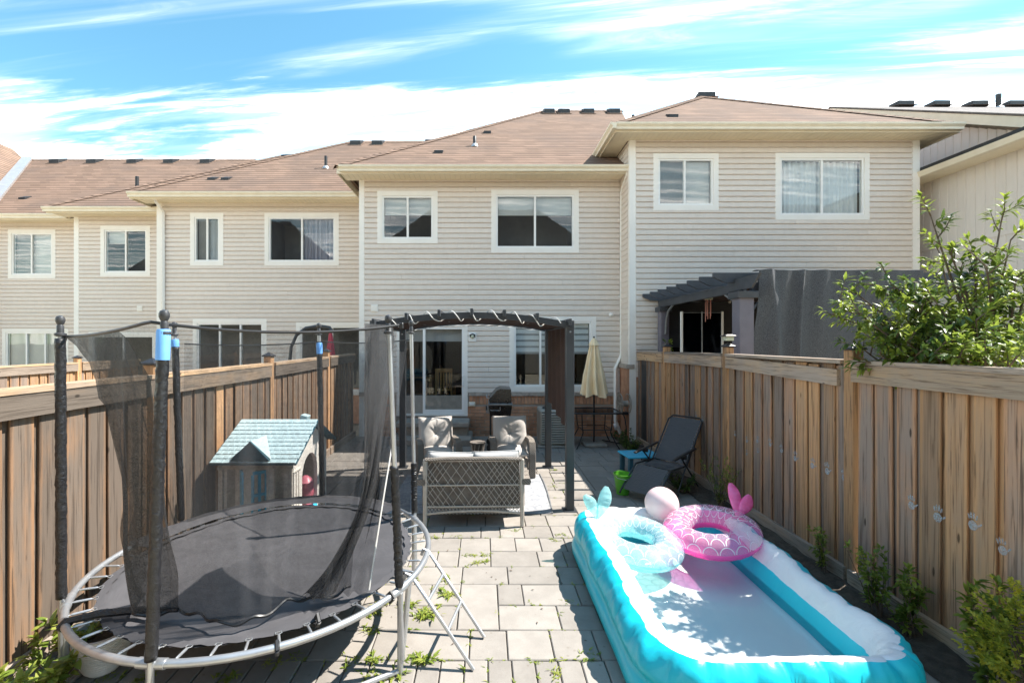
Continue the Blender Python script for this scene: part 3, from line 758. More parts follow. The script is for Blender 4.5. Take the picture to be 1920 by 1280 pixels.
# ---------------- house on the sunny side
YR = 9.3; zs_r = 6.29
hr = house('town_house', 'beige vinyl-sided house standing taller behind the dark neighbouring pergola, with pyramid roof')
x0r, x1r = 3.0, 9.05
Wr = [(1224, 1346, 289, 395), (1452, 1628, 288, 413)]
siding(hr, x0r + .13, x1r - .15, 1.36, zs_r, YR, [outer(*w, YR) for w in Wr])
corner(hr, x0r, x0r + .14, YR, -.02, zs_r - .002); corner(hr, x1r - .16, x1r, YR, -.02, zs_r - .002)
side_siding(hr, x0r, YR + .05, YM + 4, 1.55, zs_r)
part(hr, 'side_wall', 'brick', (x0r - .012, x0r + .12, YR - .02, YM, -.02, 1.53)); part(hr, 'ledge_stone', 'ledge', (x0r - .05, x0r + .1, YR - .05, YM - .02, 1.53, 1.62))
part(hr, 'base_wall', 'brick', (x0r + .141, x1r, YR - .012, YR + .05, -.02, 1.355))
window(hr, *Wr[0], YR, ('greyblind', 'blind'), .48); window(hr, *Wr[1], YR, ('sheer', 'sheer'), .5)
shell(hr, x0r + .02, x1r, YR, 22, zs_r)
YE = YR - .42
soffit(hr, x0r - .38, x1r + .36, YE, YR + .02, zs_r); MB().box(x0r - .38, x0r - .02, YR + .02, 14, zs_r, zs_r + .02).build('soffit', 'soffit', hr); MB().box(x1r + .002, x1r + .36, YR + .021, 14, zs_r, zs_r + .02).build('soffit', 'soffit', hr)
part(hr, 'fascia', 'gutter', (x0r - .40, x1r + .38, YE - .02, YE, zs_r - .03, zs_r + .13), (x0r - .42, x0r - .40, YE - .02, 14, zs_r - .03, zs_r + .13), (x1r + .38, x1r + .40, YE - .02, 14, zs_r - .03, zs_r + .13))
gutter_run(hr, x0r - .42, x1r + .40, YE - .02, zs_r + .0)
p = [(x0r - .42, zs_r), (x0r - .495, zs_r), (x0r - .498, zs_r + .045), (x0r - .535, zs_r + .085), (x0r - .538, zs_r + .12), (x0r - .42, zs_r + .11)]
MB().prism(p, 'y', YE - .135, 13.5).build('gutter', 'gutter', hr)
ze = zs_r + .12; A0, A1, A2, A3 = (x0r - .46, YE - .04, ze), (x1r + .44, YE - .04, ze), (6.06, 12.5, 8.95), (6.06, 19.5, 8.95)
rf = roof_obj(hr, [[A0, A1, A2], [A0, A2, A3, (x0r - .46, 22.6, ze)], [A1, (x1r + .44, 22.6, ze), A3, A2], [(x0r - .46, 22.6, ze), A3, (x1r + .44, 22.6, ze)]])
hip_cap(rf, A0, A2); hip_cap(rf, A1, A2)
roof_vent(rf, Vector((6.25, 12.75, 8.97)), 1.15, .42, .05)
roof_vent(rf, on_roof(1260, 220, YE, ze, (8.95 - ze) / (12.5 - YE)), .6, slope=.72)

# ---------------- house next door on the shady side
YL = 11.5; zs_l = 5.66
hl = house('town_house', 'beige house behind the trampoline with one narrow and one wide upper window')
x0l, x1l = ax(295, YL), -2.55
Wl = [(358, 420, 400, 498), (497, 636, 400, 498)]; Ll = [(363, 501, 598, 720), (556, 690, 604, 740)]
siding(hl, x0l + .13, x1l, .9, zs_l, YL, [outer(*w, YL) for w in Wl + Ll])
corner(hl, x0l, x0l + .14, YL, 0, zs_l - .002)
window(hl, *Wl[0], YL, ('greyblind', 'sheer'), .5); window(hl, *Wl[1], YL, ('dark', 'curtain'), .5)
window(hl, *Ll[0], YL, ('dark', 'dark', 'dark'), panes=3); window(hl, *Ll[1], YL, ('dark', 'dark'))
part(hl, 'base_wall', 'brick', (x0l + .141, x1l, YL - .012, YL + .05, -.02, .895)); shell(hl, x0l, x1l, YL, 22, zs_l)
YE = YL - .45
soffit(hl, x0l - .3, x1l, YE, YL + .02, zs_l)
part(hl, 'fascia', 'gutter', (x0l - .33, x1l, YE - .02, YE, zs_l - .03, zs_l + .13), (x0l - .35, x0l - .33, YE - .02, 14, zs_l - .03, zs_l + .13))
gutter_run(hl, x0l - .34, x1l - .25, YE - .02, zs_l)
ze = zs_l + .12; B0, B1 = (x0l - .38, YE - .04, ze), (x1l + .3, YE - .04, ze); B2 = on_roof(660, 266, YE, ze, S); B3 = Vector((1.5, B2.y, B2.z))
rf = roof_obj(hl, [[B0, B1, (1.0, B2.y - 1, B2.z - .7), B3, B2], [B0, B2, (x0l - .38, 22.6, ze)], [B2, B3, (1.5, 22.6, ze), (x0l - .38, 22.6, ze)]])
hip_cap(rf, B0, B2); hip_cap(rf, B2, B3)
for q in ((669, 270), (709, 270), (808, 268)): roof_vent(rf, on_roof(*q, YE, ze, S), 1.15)
for q in ((400, 337), (425, 337)): roof_vent(rf, on_roof(*q, YE, ze, S), .62)
vent_pipe(rf, on_roof(611, 316, YE, ze, S), .36, .045)
downspout(hl, x0l + .2, YL, zs_l + .04, .1)

# ---------------- farther house with the stepped front
Yb, Yc = 12.35, 13.0; zs_f = 5.55
hf = house('town_house', 'farthest beige house in the row with a stepped front and long ridge')
xb0, xb1 = ax(140, Yb), x0l; xc0 = -16.5
Wb = [(190, 283, 424, 518)]; Lb = [(168, 296, 622, 730)]; Wc = [(17, 106, 431, 522)]; Lc = [(6, 130, 616, 720)]
siding(hf, xb0 + .13, xb1 + .5, .9, zs_f, Yb, [outer(*w, Yb) for w in Wb + Lb]); siding(hf, xc0, xb0 + .6, .9, zs_f, Yc, [outer(*w, Yc) for w in Wc + Lc])
corner(hf, xb0, xb0 + .14, Yb, 0, zs_f - .002); part(hf, 'side_wall', 'siding', (xb0, xb0 + .05, Yb + .05, Yc, 0, zs_f))
window(hf, *Wb[0], Yb, ('half', 'dark'), .5, blind=.3); window(hf, *Lb[0], Yb, ('dark', 'dark')); window(hf, *Wc[0], Yc, ('greyblind', 'blind'), .48); window(hf, *Lc[0], Yc, ('blind', 'blind', 'blind'), panes=3)
part(hf, 'base_wall', 'brick', (xb0 + .141, xb1 + .5, Yb - .012, Yb + .05, -.02, .895), (xc0, xb0, Yc - .012, Yc + .05, -.02, .895)); shell(hf, xc0, xb1 + .5, Yc, 22, zs_f)
wall_vent(hf, 264, 578, Yb)
YEb, YEc = Yb - .45, Yc - .45
soffit(hf, xb0 - .3, xb1 + .4, YEb, Yb + .02, zs_f); soffit(hf, xc0, xb0 + .3, YEc, Yc + .02, zs_f + .001)
part(hf, 'fascia', 'gutter', (xb0 - .33, xb1 + .4, YEb - .02, YEb, zs_f - .03, zs_f + .13), (xc0, xb0 - .3, YEc - .02, YEc, zs_f - .03, zs_f + .13))
gutter_run(hf, xb0 - .36, xb1 + .2, YEb - .02, zs_f); gutter_run(hf, xc0, xb0 - .34, YEc - .02, zs_f)
ze = zs_f + .12; C0 = (xb0 - .4, YEb - .04, ze); C2 = on_roof(530, 292, YEb, ze, S); C3 = Vector((-5, C2.y, C2.z))
D2 = on_roof(44, 300, YEc, ze, S); D3 = on_roof(478, 300, YEc, ze, S)
rf = roof_obj(hf, [[C0, (xb1 + .6, YEb - .04, ze), (-5.5, C2.y - 1, C2.z - .7), C3, C2], [(xc0 - 3.4, YEc - .04, ze), (xb0 + 1.2, YEc - .04, ze), (D3.x + .4, D3.y, D3.z), D3, D2], [D2, D3, (-8, 22.6, ze), (-21, 22.6, ze)], [C0, C2, (C0[0], C2.y + 3, ze)]])
hip_cap(rf, C0, C2); hip_cap(rf, D2, D3)
for q in ((109, 304), (178, 304), (253, 304), (321, 304), (389, 304)): roof_vent(rf, on_roof(*q, YEc, ze, S), 1.15)
roof_vent(rf, on_roof(47, 373, YEc, ze, S), .62); roof_vent(rf, on_roof(540, 296, YEb, ze, S), 1.1); vent_pipe(rf, on_roof(257, 368, YEc, ze, S), .62, .05)
# the wing of the last house whose roof meets it in a metal valley
he = house('town_house', 'sliver of a brown-shingled roof with pale metal valley at the picture edge')
V0 = Vector((-18.55, 17.9, 9.40)); V1 = Vector((-14.75, 13.1, 6.08))
rf = roof_obj(he, [[V0 + Vector((0, 0, .03)), V1 + Vector((0, 0, .03)), (-14.75, 11.5, 6.11), (-19.0, 11.5, 9.83), (-19.0, 17.9, 9.83)], [(-19.0, 11.5, 9.83), (-19.0, 17.9, 9.83), (-24, 17.9, 5.7), (-24, 11.5, 5.7)]])
d = (V1 - V0).normalized(); sd_ = Vector((.62, -.12, .0))
MB().add([V0 + Vector((-.05, 0, .14)), V1 + Vector((-.05, 0, .14)), V1 + Vector((.32, .05, .14)), V0 + Vector((.32, .05, .14)), V0, V1, V1 + Vector((.32, .05, -.02)), V0 + Vector((.32, .05, -.02))], [(0, 1, 2, 3), (4, 5, 6, 7), (0, 1, 5, 4), (2, 3, 7, 6)]).build('valley_flashing', 'flashing', he)
part(he, 'wall', 'siding', (-23.8, -15.2, 11.9, 17, 0, 5.75))

# ---------------- side of the house beyond, panelled in upright boards
hb = house('panelled_house', 'greige house of upright board panels behind the leafy tree, dark shingle edge')
XB, XU = 9.55, 10.5
def uprights(X, y0, y1, zlo, zhi, w=.17, mat='siding_far'):
    y = y0
    while y < y1:
        e = min(y + w, y1); za, zb = zlo((y + e) / 2), zhi((y + e) / 2)
        za0, zb0, za1, zb1 = zlo(y), zhi(y), zlo(e), zhi(e); c = .012
        mb = MB(); g_ = .006
        vs = [(X, y, za0), (X, e, za1), (X, e, zb1), (X, y, zb0), (X - .02, y + g_ + c, za0), (X - .02, e - g_, za1), (X - .02, e - g_, zb1), (X - .02, y + g_ + c, zb0), (X - .004, y + g_, za0), (X - .004, y + g_, zb0)]
        mb.add(vs, [(4, 5, 6, 7), (8, 4, 7, 9), (0, 8, 9, 3), (5, 1, 2, 6)]); mb.build('siding_board', mat, hb, fix=False); y = e
ZE = 5.52
uprights(XB, 5.6, 12.6, lambda y: 4.13, lambda y: ZE); uprights(XB, 5.6, 12.6, lambda y: 0, lambda y: 4.05)
part(hb, 'band', 'siding_far', (XB - .035, XB + .02, 5.6, 12.6, 4.05, 4.13)); part(hb, 'wall', 'siding_far', (XB + .002, XB + .9, 5.6, 12.6, 0, ZE))
part(hb, 'soffit', 'soffit', (XB - .42, XB, 5.2, 12.8, ZE, ZE + .02)); 
MB().prism([(XB - .44, ZE - .01), (XB - .52, ZE), (XB - .56, ZE + .10), (XB - .44, ZE + .11)], 'y', 5.2, 12.8).build('gutter', 'gutter', hb)
MB().add([(XB - .5, 5.2, ZE + .12), (XB - .5, 12.8, ZE + .12), (XU + .1, 12.8, ZE + .62), (XU + .1, 5.2, ZE + .62), (XB - .5, 5.2, ZE + .19), (XB - .5, 12.8, ZE + .19), (XU + .1, 12.8, ZE + .70), (XU + .1, 5.2, ZE + .70)], [(0, 1, 2, 3), (4, 5, 6, 7), (0, 1, 5, 4), (0, 3, 7, 4)]).build('lower_roof', 'roof_metal', hb, fix=False)
PK = Vector((XU, 13.1, 8.95)); sl = .555
rake = lambda y: PK.z - abs(y - PK.y) * sl
uprights(XU, 6.4, 17, lambda y: ZE + .1, lambda y: rake(y) - .30)
part(hb, 'wall', 'siding_far', (XU + .002, 17, 6.4, 17, 0, 5.2))
rk = MB()
for y0, y1 in ((6.0, 13.1), (13.1, 17.6)):
    z0, z1 = rake(y0), rake(y1)
    rk.add([(XU - .35, y0, z0), (XU - .35, y1, z1), (XU - .35, y1, z1 - .21), (XU - .35, y0, z0 - .21), (XU - .31, y0, z0), (XU - .31, y1, z1), (XU - .31, y1, z1 - .21), (XU - .31, y0, z0 - .21)], [(0, 1, 2, 3), (4, 5, 6, 7), (0, 1, 5, 4), (3, 2, 6, 7)])
    rk.add([(XU - .31, y0, z0 - .19), (XU - .31, y1, z1 - .19), (XU, y1, z1 - .19), (XU, y0, z0 - .19)], [(0, 1, 2, 3)])
rk.build('rake_board', 'gutter', hb, fix=False)
top = MB()
for y0, y1 in ((6.0, 13.1), (13.1, 17.6)):
    z0, z1 = rake(y0) + .02, rake(y1) + .02
    top.add([(XU - .38, y0, z0), (XU - .38, y1, z1), (26, y1, z1), (26, y0, z0), (XU - .38, y0, z0 + .03), (XU - .38, y1, z1 + .03), (26, y1, z1 + .03), (26, y0, z0 + .03)], [(0, 1, 2, 3), (4, 5, 6, 7), (0, 1, 5, 4)])
rf = top.build('roof', 'shingle_grey', hb, fix=False)
for px_ in (1690, 1757, 1827, 1896): roof_vent(rf, Vector((ax(px_, 12.75), 12.75, rake(12.75) + .06)), .95, .46, .3, 'roof_metal')
vent_pipe(rf, Vector((ax(1872, 12.5), 12.5, rake(12.5))), .42, .06)

# ---------------- houses across the gardens, seen only mirrored in the panes
for cx, lab in ((0, 'dark-roofed house across the gardens, mirrored in the middle upper panes'), (-20, 'dark-roofed house across the gardens, mirrored in the panes behind the trampoline'), (20, 'dark-roofed house across the gardens, mirrored in the panes above the grey cloth')):
    ho = house('town_house', lab); ho.location = (cx, 0, 0)
    part(ho, 'wall', 'opposite_wall', (-9.3, 9.3, -20, -9.5, 0, 6))
    E0, E1, E2, E3, K0, K1 = (-9.9, -9, 6), (9.9, -9, 6), (9.9, -20.5, 6), (-9.9, -20.5, 6), (-4.2, -13.4, 11.9), (4.0, -13.4, 11.9)
    roof_obj(ho, [[E0, E1, K1, K0], [E0, K0, E3], [E1, E2, K1], [E3, K0, K1, E2]], 'opposite_roof')

# ================================================================== fences
def board_mesh(w, h, t, name='fence_board', mat='fence_wood'):
    return MB().cbox(-t / 2, t / 2, -w / 2, w / 2, 0, h, .003).mesh(name, mat)
def post_cap(parent, x, y, z, s=.068):
    mb = MB(); mb.cbox(x - s, x + s, y - s, y + s, z, z + .022, .005)
    mb.add([(x - s * .85, y - s * .85, z + .022), (x + s * .85, y - s * .85, z + .022), (x + s * .85, y + s * .85, z + .022), (x - s * .85, y + s * .85, z + .022), (x, y, z + .062)], [(0, 1, 4), (1, 2, 4), (2, 3, 4), (3, 0, 4)])
    return mb.build('post_cap', 'cap_black', parent)
def fence(name, label, X, y_ends, posts, face, ztop, fresh=.35, base=.03, sag=0, kick=True, seed=1, skip_fascia=(), old='fence_wood', rail='rail_wood'):
    """face = -1 when the seen side looks towards -x"""
    r = random.Random(seed); t = thing(name, label, 'fence', (X, 0, 0)); bm = {}
    W = .14; pitch = .180
    for w in (.128, .14, .15):
        for m in (old, 'fence_wood_fresh'): bm[w, m] = board_mesh(w, 1, .018, mat=m)
    pts = [y_ends[0]] + list(posts) + [y_ends[1]]
    for yp in posts:
        MB().cbox(-.05, .05, yp - .05, yp + .05, -.03, ztop(yp) + .085, .006).build('post', 'fence_wood_fresh', t)
        post_cap(t, 0, yp, ztop(yp) + .085)
    for k, (a, b) in enumerate(zip(pts, pts[1:])):
        y = a + .06
        while y < b - .08:
            for row in (0, 1):
                yy = y + (pitch / 2 if row else 0) + r.uniform(-.006, .006)
                if yy > b - .06: continue
                xo = face * (.020 if row == 0 else -.004); m = 'fence_wood_fresh' if r.random() < (fresh * .6 if row == 0 else fresh * 1.5) else old
                w = r.choice((.128, .14, .15)) if row == 0 else .128
                h = ztop(yy) - .05 - base
                inst('fence_board', bm[w, m], t, (xo, yy, base + r.uniform(-.01, .01)), (r.uniform(-.004, .004), r.uniform(-.004, .004), r.uniform(-.02, .02)), (1, 1, h))
            y += pitch
        za, zb = ztop(a), ztop(b)
        def plank(nm, x0, x1, z0, z1, mat, ya=a + .052, yb=b - .052, dz=0):
            def sh(y): return (ztop(y))
            vs = []
            for yq in (ya, yb):
                d = ztop(yq) + (dz if yq == yb else 0)
                for xx, zz in ((x0, z0), (x1, z0), (x1, z1), (x0, z1)): vs.append((xx, yq, d + zz))
            return MB().add(vs, [(0, 1, 2, 3), (4, 7, 6, 5), (0, 4, 5, 1), (1, 5, 6, 2), (2, 6, 7, 3), (3, 7, 4, 0)]).build(nm, mat, t)
        mt = 'rail_wood_fresh' if r.random() < .35 and rail == 'rail_wood' else rail
        plank('top_cap', -.075, .075, -.035, 0, 'rail_wood_fresh' if face > 0 else 'rail_wood')
        if k not in skip_fascia: plank('rail', face * .032 if face > 0 else -.068, .068 if face > 0 else -.032, -.185, -.037, mt)
        plank('back_rail', -.068 if face > 0 else .03, -.03 if face > 0 else .068, -.18, -.039, 'rail_wood')
        if kick:
            kz = .135
            vs = [(x_, y_, z_) for y_ in (a + .02, b - .02) for x_, z_ in ((face * .034, -.01), (face * .074, -.01), (face * .074, kz), (face * .034, kz))]
            MB().add(vs, [(0, 1, 2, 3), (4, 7, 6, 5), (0, 4, 5, 1), (1, 5, 6, 2), (2, 6, 7, 3), (3, 7, 4, 0)]).build('kickboard', 'rail_wood', t)
    return t
fl_ = fence('plank_fence', 'weathered plank fence behind the trampoline and playhouse', XL, (1.3, 9.88), [3.93, 6.05, 8.24], 1, lambda y: 1.81 + .008 * max(0, y - 6.5), .16, seed=3, old='fence_wood_shaded', rail='rail_wood_shaded')
fr_ = fence('plank_fence', 'weathered plank fence with pale handprints, beside the inflatable pool', XR, (1.0, 9.27), [1.87, 3.87, 5.87, 7.86], -1, lambda y: 1.94 - .012 * max(0, y - 6), .35, seed=9, skip_fascia=(2,))
# the loose rail that has slipped at one end
vs = []
for yq, dz in ((3.97, -.085), (5.815, -.035)):
    for x_, z_ in ((-.068, -.145), (-.032, -.145), (-.032, 0), (-.068, 0)): vs.append((x_, yq, 1.935 + dz + z_))
MB().add(vs, [(0, 1, 2, 3), (4, 7, 6, 5), (0, 4, 5, 1), (1, 5, 6, 2), (2, 6, 7, 3), (3, 7, 4, 0)]).build('rail', 'rail_wood', fr_)
# solar lamp on the middle post
sl_ = thing('solar_lamp', 'two-tier solar lamp on the fence post before the purple post', 'lamp', (XR, 5.87, 2.09))
MB().cbox(-.05, .05, -.05, .05, .02, .075, .004).build('lens', 'lamp_glass', sl_); MB().cbox(-.072, .072, -.072, .072, .075, .092, .006).build('lid', 'cap_black', sl_); MB().cbox(-.045, .045, -.045, .045, .092, .106, .004).build('solar_panel', 'black_gloss', sl_)
# handprints in pale paint
def handprint(px_, py_, s=1, flip=1, tilt=0, seed=0):
    Xf = XR - .0335; Y = FPX * Xf / (px_ - 910); Z = az(py_, Y); r = random.Random(seed)
    mb = MB(); 
    def blob(cy, cz, ry, rz, ang=0, n=9):
        vs = [(0, cy, cz)]
        for i in range(n):
            a = 2 * math.pi * i / n; u, v = ry * math.cos(a), rz * math.sin(a)
            vs.append((0, cy + u * math.cos(ang) - v * math.sin(ang), cz + u * math.sin(ang) + v * math.cos(ang)))
        mb.add(vs, [(0, 1 + i, 1 + (i + 1) % n) for i in range(n)])
    blob(0, -.005, .030, .034)
    for fy, fz, L, an in ((-.024, .052, .020, .22), (-.008, .062, .024, .06), (.009, .060, .023, -.08), (.024, .050, .018, -.25)): blob(fy, fz, .0062, L, an)
    blob(-.042 * flip, .008, .007, .02, .8 * flip)
    c, sn = math.cos(tilt), math.sin(tilt)
    mb.v = [(Xf - XR, Y + s * (flip * y * c - z * sn), Z + s * (flip * y * sn + z * c)) for _, y, z in mb.v]
    mb.build('handprint', 'chalk', fr_, fix=False)
H = [(1378, 814, .8), (1400, 826, .95), (1420, 826, .95), (1444, 832, 1), (1465, 844, 1), (1491, 858, 1.15), (1523, 872, 1.2), (1551, 882, 1.25), (1583, 894, 1.2), (1709, 946, 1.15), (1758, 968, 1.3), (1824, 983, 1.25), (1317, 787, 1), (1305, 779, 1), (1292, 781, 1), (1219, 746, 1), (1400, 850, .8), (1421, 846, .7), (1880, 1030, 1.1)]
for i, (a, b, s) in enumerate(H): handprint(a, b, s * .78, 1 if i % 3 else -1, random.Random(i).uniform(-.25, .25), i)
# fences of the gardens on the shady side
fence('plank_fence', 'sunlit plank fence in the neighbouring garden, seen past the trampoline pole', -8.7, (5.5, 11.2), [7.6, 9.5], 1, lambda y: 1.66, .75, seed=21, kick=False)

# ================================================================== trampoline
TC = Vector((-1.573, 3.32, 0)); TR = 1.14; TH = .525
tr = thing('trampoline', 'round trampoline with torn black safety net and galvanised steel frame', 'trampoline', TC)
def pol(a, r, z): return Vector((r * math.cos(R(a)), r * math.sin(R(a)), z))
rim_o = MB().tube([pol(i * 5, TR, TH) for i in range(72)], .021, 10, closed=True).build('rim', 'steel', tr, True)
POLES = {'A': 213, 'B': 267, 'C': 334, 'E': 36, 'D': 93, 'F': 153}
for k, a in POLES.items():
    p = pol(a, TR, TH)
    # short sleeve joint on the rim
    MB().tube([pol(a - 3.5, TR, TH), pol(a, TR + .001, TH), pol(a + 3.5, TR, TH)], .026, 10).build('joint', 'steel', rim_o, True)
def mat_fn(u, v):
    a = u * 2 * math.pi; r = 1.0 * v * (1 - .006 * math.cos(a * 44)); P = Vector((r * math.cos(a), r * math.sin(a), 0))
    return P + Vector((0, 0, TH - .015 - .07 * (1 - v * v) + .008 * mnoise.noise(P * 4)))
MB().grid(mat_fn, 96, 14, closed_u=True).build('mat', 'mat_black', tr, 'all')
hem = MB().grid(lambda u, v: (lambda a, r: Vector((r * math.cos(a), r * math.sin(a), TH - .008 + .01 * mnoise.noise((math.cos(a) * 6, math.sin(a) * 6, 3)))))(u * 2 * math.pi, .955 + .052 * v + .008 * math.cos(u * 2 * math.pi * 44)), 144, 1, closed_u=True).build('mat_hem', 'mat_black', tr, 'all')
# springs
q = MB(); q.lathe([(.003, 0), (.0065, .012), (.0075, .03), (.0075, .135), (.0065, .15), (.003, .162)], 8)
q.tube([(0, 0, .16), (.016, 0, .178), (.014, 0, .205), (-.014, 0, .205), (-.016, 0, .178), (0, 0, .16)], .003, 5); q.tube([(0, 0, -.03), (0, 0, .004)], .003, 5)
sm = q.mesh('spring', 'steel', True)
for i in range(44):
    a = i * 360 / 44 + 2
    if 338 < a < 352 and i % 2: continue
    a0 = pol(a, TR - .012, TH + .004); b0 = pol(a, 1.0, TH - .006); d = (b0 - a0)
    o = inst('spring', sm, tr, a0 + d * .1, d.to_track_quat('Z', 'Y').to_euler(), (1, 1, d.length * .92 / .205))
# legs: three W-shaped pairs
for a in (213, 267, 334, 36, 93, 153):
    p = pol(a, TR + .012, 0); MB().tube([p + Vector((0, 0, TH - .01)), p + Vector((0, 0, .25)), p + Vector((0, 0, .0))], .019, 10).build('leg', 'steel', tr, True)
for a, b in ((213, 153), (267, 334), (36, 93)):
    pa, pb = pol(a, TR + .01, .022), pol(b, TR + .01, .022); MB().tube([pa, pa.lerp(pb, .5) * 1.0, pb], .017, 8).build('foot_bar', 'steel', tr, True)
# second slanted tube beside the near leg, as on a W-leg
p = pol(340, TR, TH); MB().tube([p, p + Vector((-.02, -.05, -.3)), pol(334, TR + .01, .03)], .018, 8).build('leg', 'steel', tr, True)
# poles
def pole(k, top, bare=None, blue=None):
    a = POLES[k]; b = pol(a, TR + .028, .10); t = top - TC
    base = b; ax_ = (t - b)
    P = lambda z: b + ax_ * ((z - b.z) / (t.z - b.z))
    o = MB().tube([b, P(.9), P(1.6), P(t.z - .05)], .0165, 10).build('pole', 'steel' , tr, True)
    zt = t.z
    MB().lathe([(.018, -.105), (.030, -.10), (.030, -.088), (.018, -.082), (.018, -.045), (.014, -.035), (.018, -.028), (.0235, -.014), (.0235, .001), (.018, .014), (.006, .020)], 14, t).build('pole_cap', 'pole_paint', o, True)
    z0, z1 = TH + .035, zt - .12 if bare is None else bare
    n = 70; r = random.Random(ord(k)); path = []; rad = []
    for i in range(n + 1):
        z = z0 + (z1 - z0) * i / n; path.append(P(z) + Vector((r.uniform(-.002, .002), r.uniform(-.002, .002), 0)))
        w = .027 + .0022 * mnoise.noise((z * 14, ord(k), 0)) + (.0035 * mnoise.noise((z * 55, ord(k), 4)) + .0012 * math.sin(z * 130 + 4 * mnoise.noise((z * 20, 1, 0))) if k in 'CE' else .0006 * math.sin(z * 90 + 2 * math.sin(z * 17)))
        rad.append(w)
    MB().tube(path, rad, 12).build('foam_sleeve', 'sleeve_black', o, 'all')
    if blue: MB().tube([P(blue[0]), P(blue[1] - .01), P(blue[1])], [.030, .030, .026], 14).build('foam_core', 'blue_foam', o, True)
    return o
pole('A', Vector((ax(113, 2.66), 2.66, 2.235)))
pole('B', Vector((ax(308, 2.18), 2.18, 2.235)), bare=2.02, blue=(2.01, 2.16))
pole('C', Vector((ax(728, 2.83), 2.83, 2.25)), bare=az(874, 2.83))
pole('E', Vector((ax(771, 3.99), 3.99, 2.27)), bare=az(868, 3.99))
pole('D', Vector((ax(598, 4.46), 4.46, 2.265)), bare=az(662, 4.46), blue=(az(663, 4.46), az(642, 4.46)))
pole('F', Vector((ax(327, 3.84), 3.84, 2.25)), bare=az(650, 3.84), blue=(az(650, 3.84), az(636, 3.84)))
# ladder
ld = thing('ladder', 'small galvanised ladder hooked on the trampoline rim', 'ladder')
r1 = (at(771, 1078, 2.99), Vector((-.075, 2.84, .01))); r2 = (at(803, 1032, 3.33), Vector((ax(908, 1753.5 / 556), 1753.5 / 556, .01)))
for a, b in (r1, r2):
    h = a + Vector((-.05, 0, -.03)); MB().tube([h, a + Vector((-.035, 0, .012)), a, a.lerp(b, .5), b], .0125, 8).build('side_rail', 'steel', ld, True)
for t in (.28, .6): MB().tube([r1[0].lerp(r1[1], t), r2[0].lerp(r2[1], t)], .011, 8, ).build('rung', 'steel', ld, True)
# netting
rope = thing('safety_net', 'torn black mesh safety net sagging from the trampoline poles', 'net', TC)
def top_pt(a):            # the top hem from pole to pole, sagging between
    keys = [(213, 2.13), (267, 2.195), (334, 2.205)]
    for (a0, z0), (a1, z1) in zip(keys, keys[1:]):
        if a0 <= a <= a1:
            t = (a - a0) / (a1 - a0); P0, P1 = pol(a0, TR + .02, z0), pol(a1, TR + .02, z1)
            p = P0.lerp(P1, t); p.z -= .05 * 4 * t * (1 - t) * (1.0 if a0 > 230 else .35); return p
    return pol(a, TR, 2.2)
P = [top_pt(213 + i * (334 - 213) / 40) for i in range(41)]
MB().tube(P, .009, 6).build('top_cord', 'black_plastic', rope, True)
for k, a in (('A', 213), ('C', 334)):
    p = top_pt(a); MB().cbox(p.x - .013, p.x + .013, p.y - .013, p.y + .013, p.z - .025, p.z + .012, .004).build('clip', 'black_plastic', rope)
def net_front(u, v, a_left=214, a_right=333, out=0):
    # v=0 at the top cord, v=1 at the hem on the mat
    al = a_left + 26 * min(1, (v / .22)) ** .55 * (1 - .55 * max(0, (v - .5) / .5) ** 1.5); ar = a_right - 5.5 * math.sin(min(1, v) * math.pi * .9) - 6 * v * v
    a = al + (ar - al) * u; p = top_pt(min(334, max(213, a_left + (a_right - a_left) * u))) if v == 0 else top_pt(min(334, max(213, a)))
    s = v * v * (3 - 2 * v); fold = math.sin(a * .9 + 3 * v) * .5 + math.sin(a * .37 + 5 * v + 1)
    rbot = .83 + .06 * math.sin(a * .16 + .6) + .05 * mnoise.noise((a * .05, 3, 1))
    q_ = pol(a, rbot, TH + .0 + .012 * (1 + math.sin(a * .55)))
    out_ = p.lerp(q_, v ** 1.35 * .98 + .02 * v); out_.z = p.z + (q_.z - p.z) * (v ** .93)
    n = pol(a, 1, 0); return out_ + n * (.028 * fold * math.sin(v * math.pi * .9) + .03 * mnoise.noise((a * .06, v * 4, 7)) * v + out)
MB().grid(lambda u, v: net_front(.30 + .70 * u, v), 80, 36).build('net_panel', 'net', rope, 'all', fix=False)
MB().grid(lambda u, v: net_front(.302 * u, v), 40, 36).build('net_panel', 'net_dense', rope, 'all', fix=False)
# the side panel is doubled over on itself
MB().grid(lambda u, v: net_front(u * (.25 - .12 * v), v, out=-.035 + .03 * math.sin(v * 5 + u * 7)), 40, 30).build('net_fold', 'net', rope, 'all', fix=False)
# net of the entrance, gathered between the two bare poles and falling inwards
def curve(K, t):
    t = min(.9999, max(0, t)) * (len(K) - 1); i = int(t); f = t - i; g = lambda k: K[max(0, min(len(K) - 1, k))]
    a, b, c, d = g(i - 1), g(i), g(i + 1), g(i + 2)
    return .5 * ((2 * b) + (c - a) * f + (2 * a - 5 * b + 4 * c - d) * f * f + (3 * b - a - 3 * c + d) * f * f * f)
RK = [at(*k) - TC for k in ((769, 612, 3.97), (758, 690, 3.6), (740, 790, 3.2), (724, 890, 3.0), (708, 1000, 2.86), (691, 1108, 2.74))]
LK = [at(*k) - TC for k in ((684, 606, 2.72), (684, 720, 2.72), (682, 850, 2.74), (668, 960, 2.76), (615, 1060, 2.74), (556, 1128, 2.64))]
def gather(u, v):
    p = curve(LK, v).lerp(curve(RK, v), u)
    p.z -= .22 * math.sin(max(0, (u - .55) / .45) * math.pi) * (1 - v) ** 6
    return p + Vector((.010, -.03, 0)) * math.sin(u * 26 + 2.5 * v) * (.35 + .65 * v) + Vector((.03, .03, 0)) * mnoise.noise((u * 4, v * 3, 5))
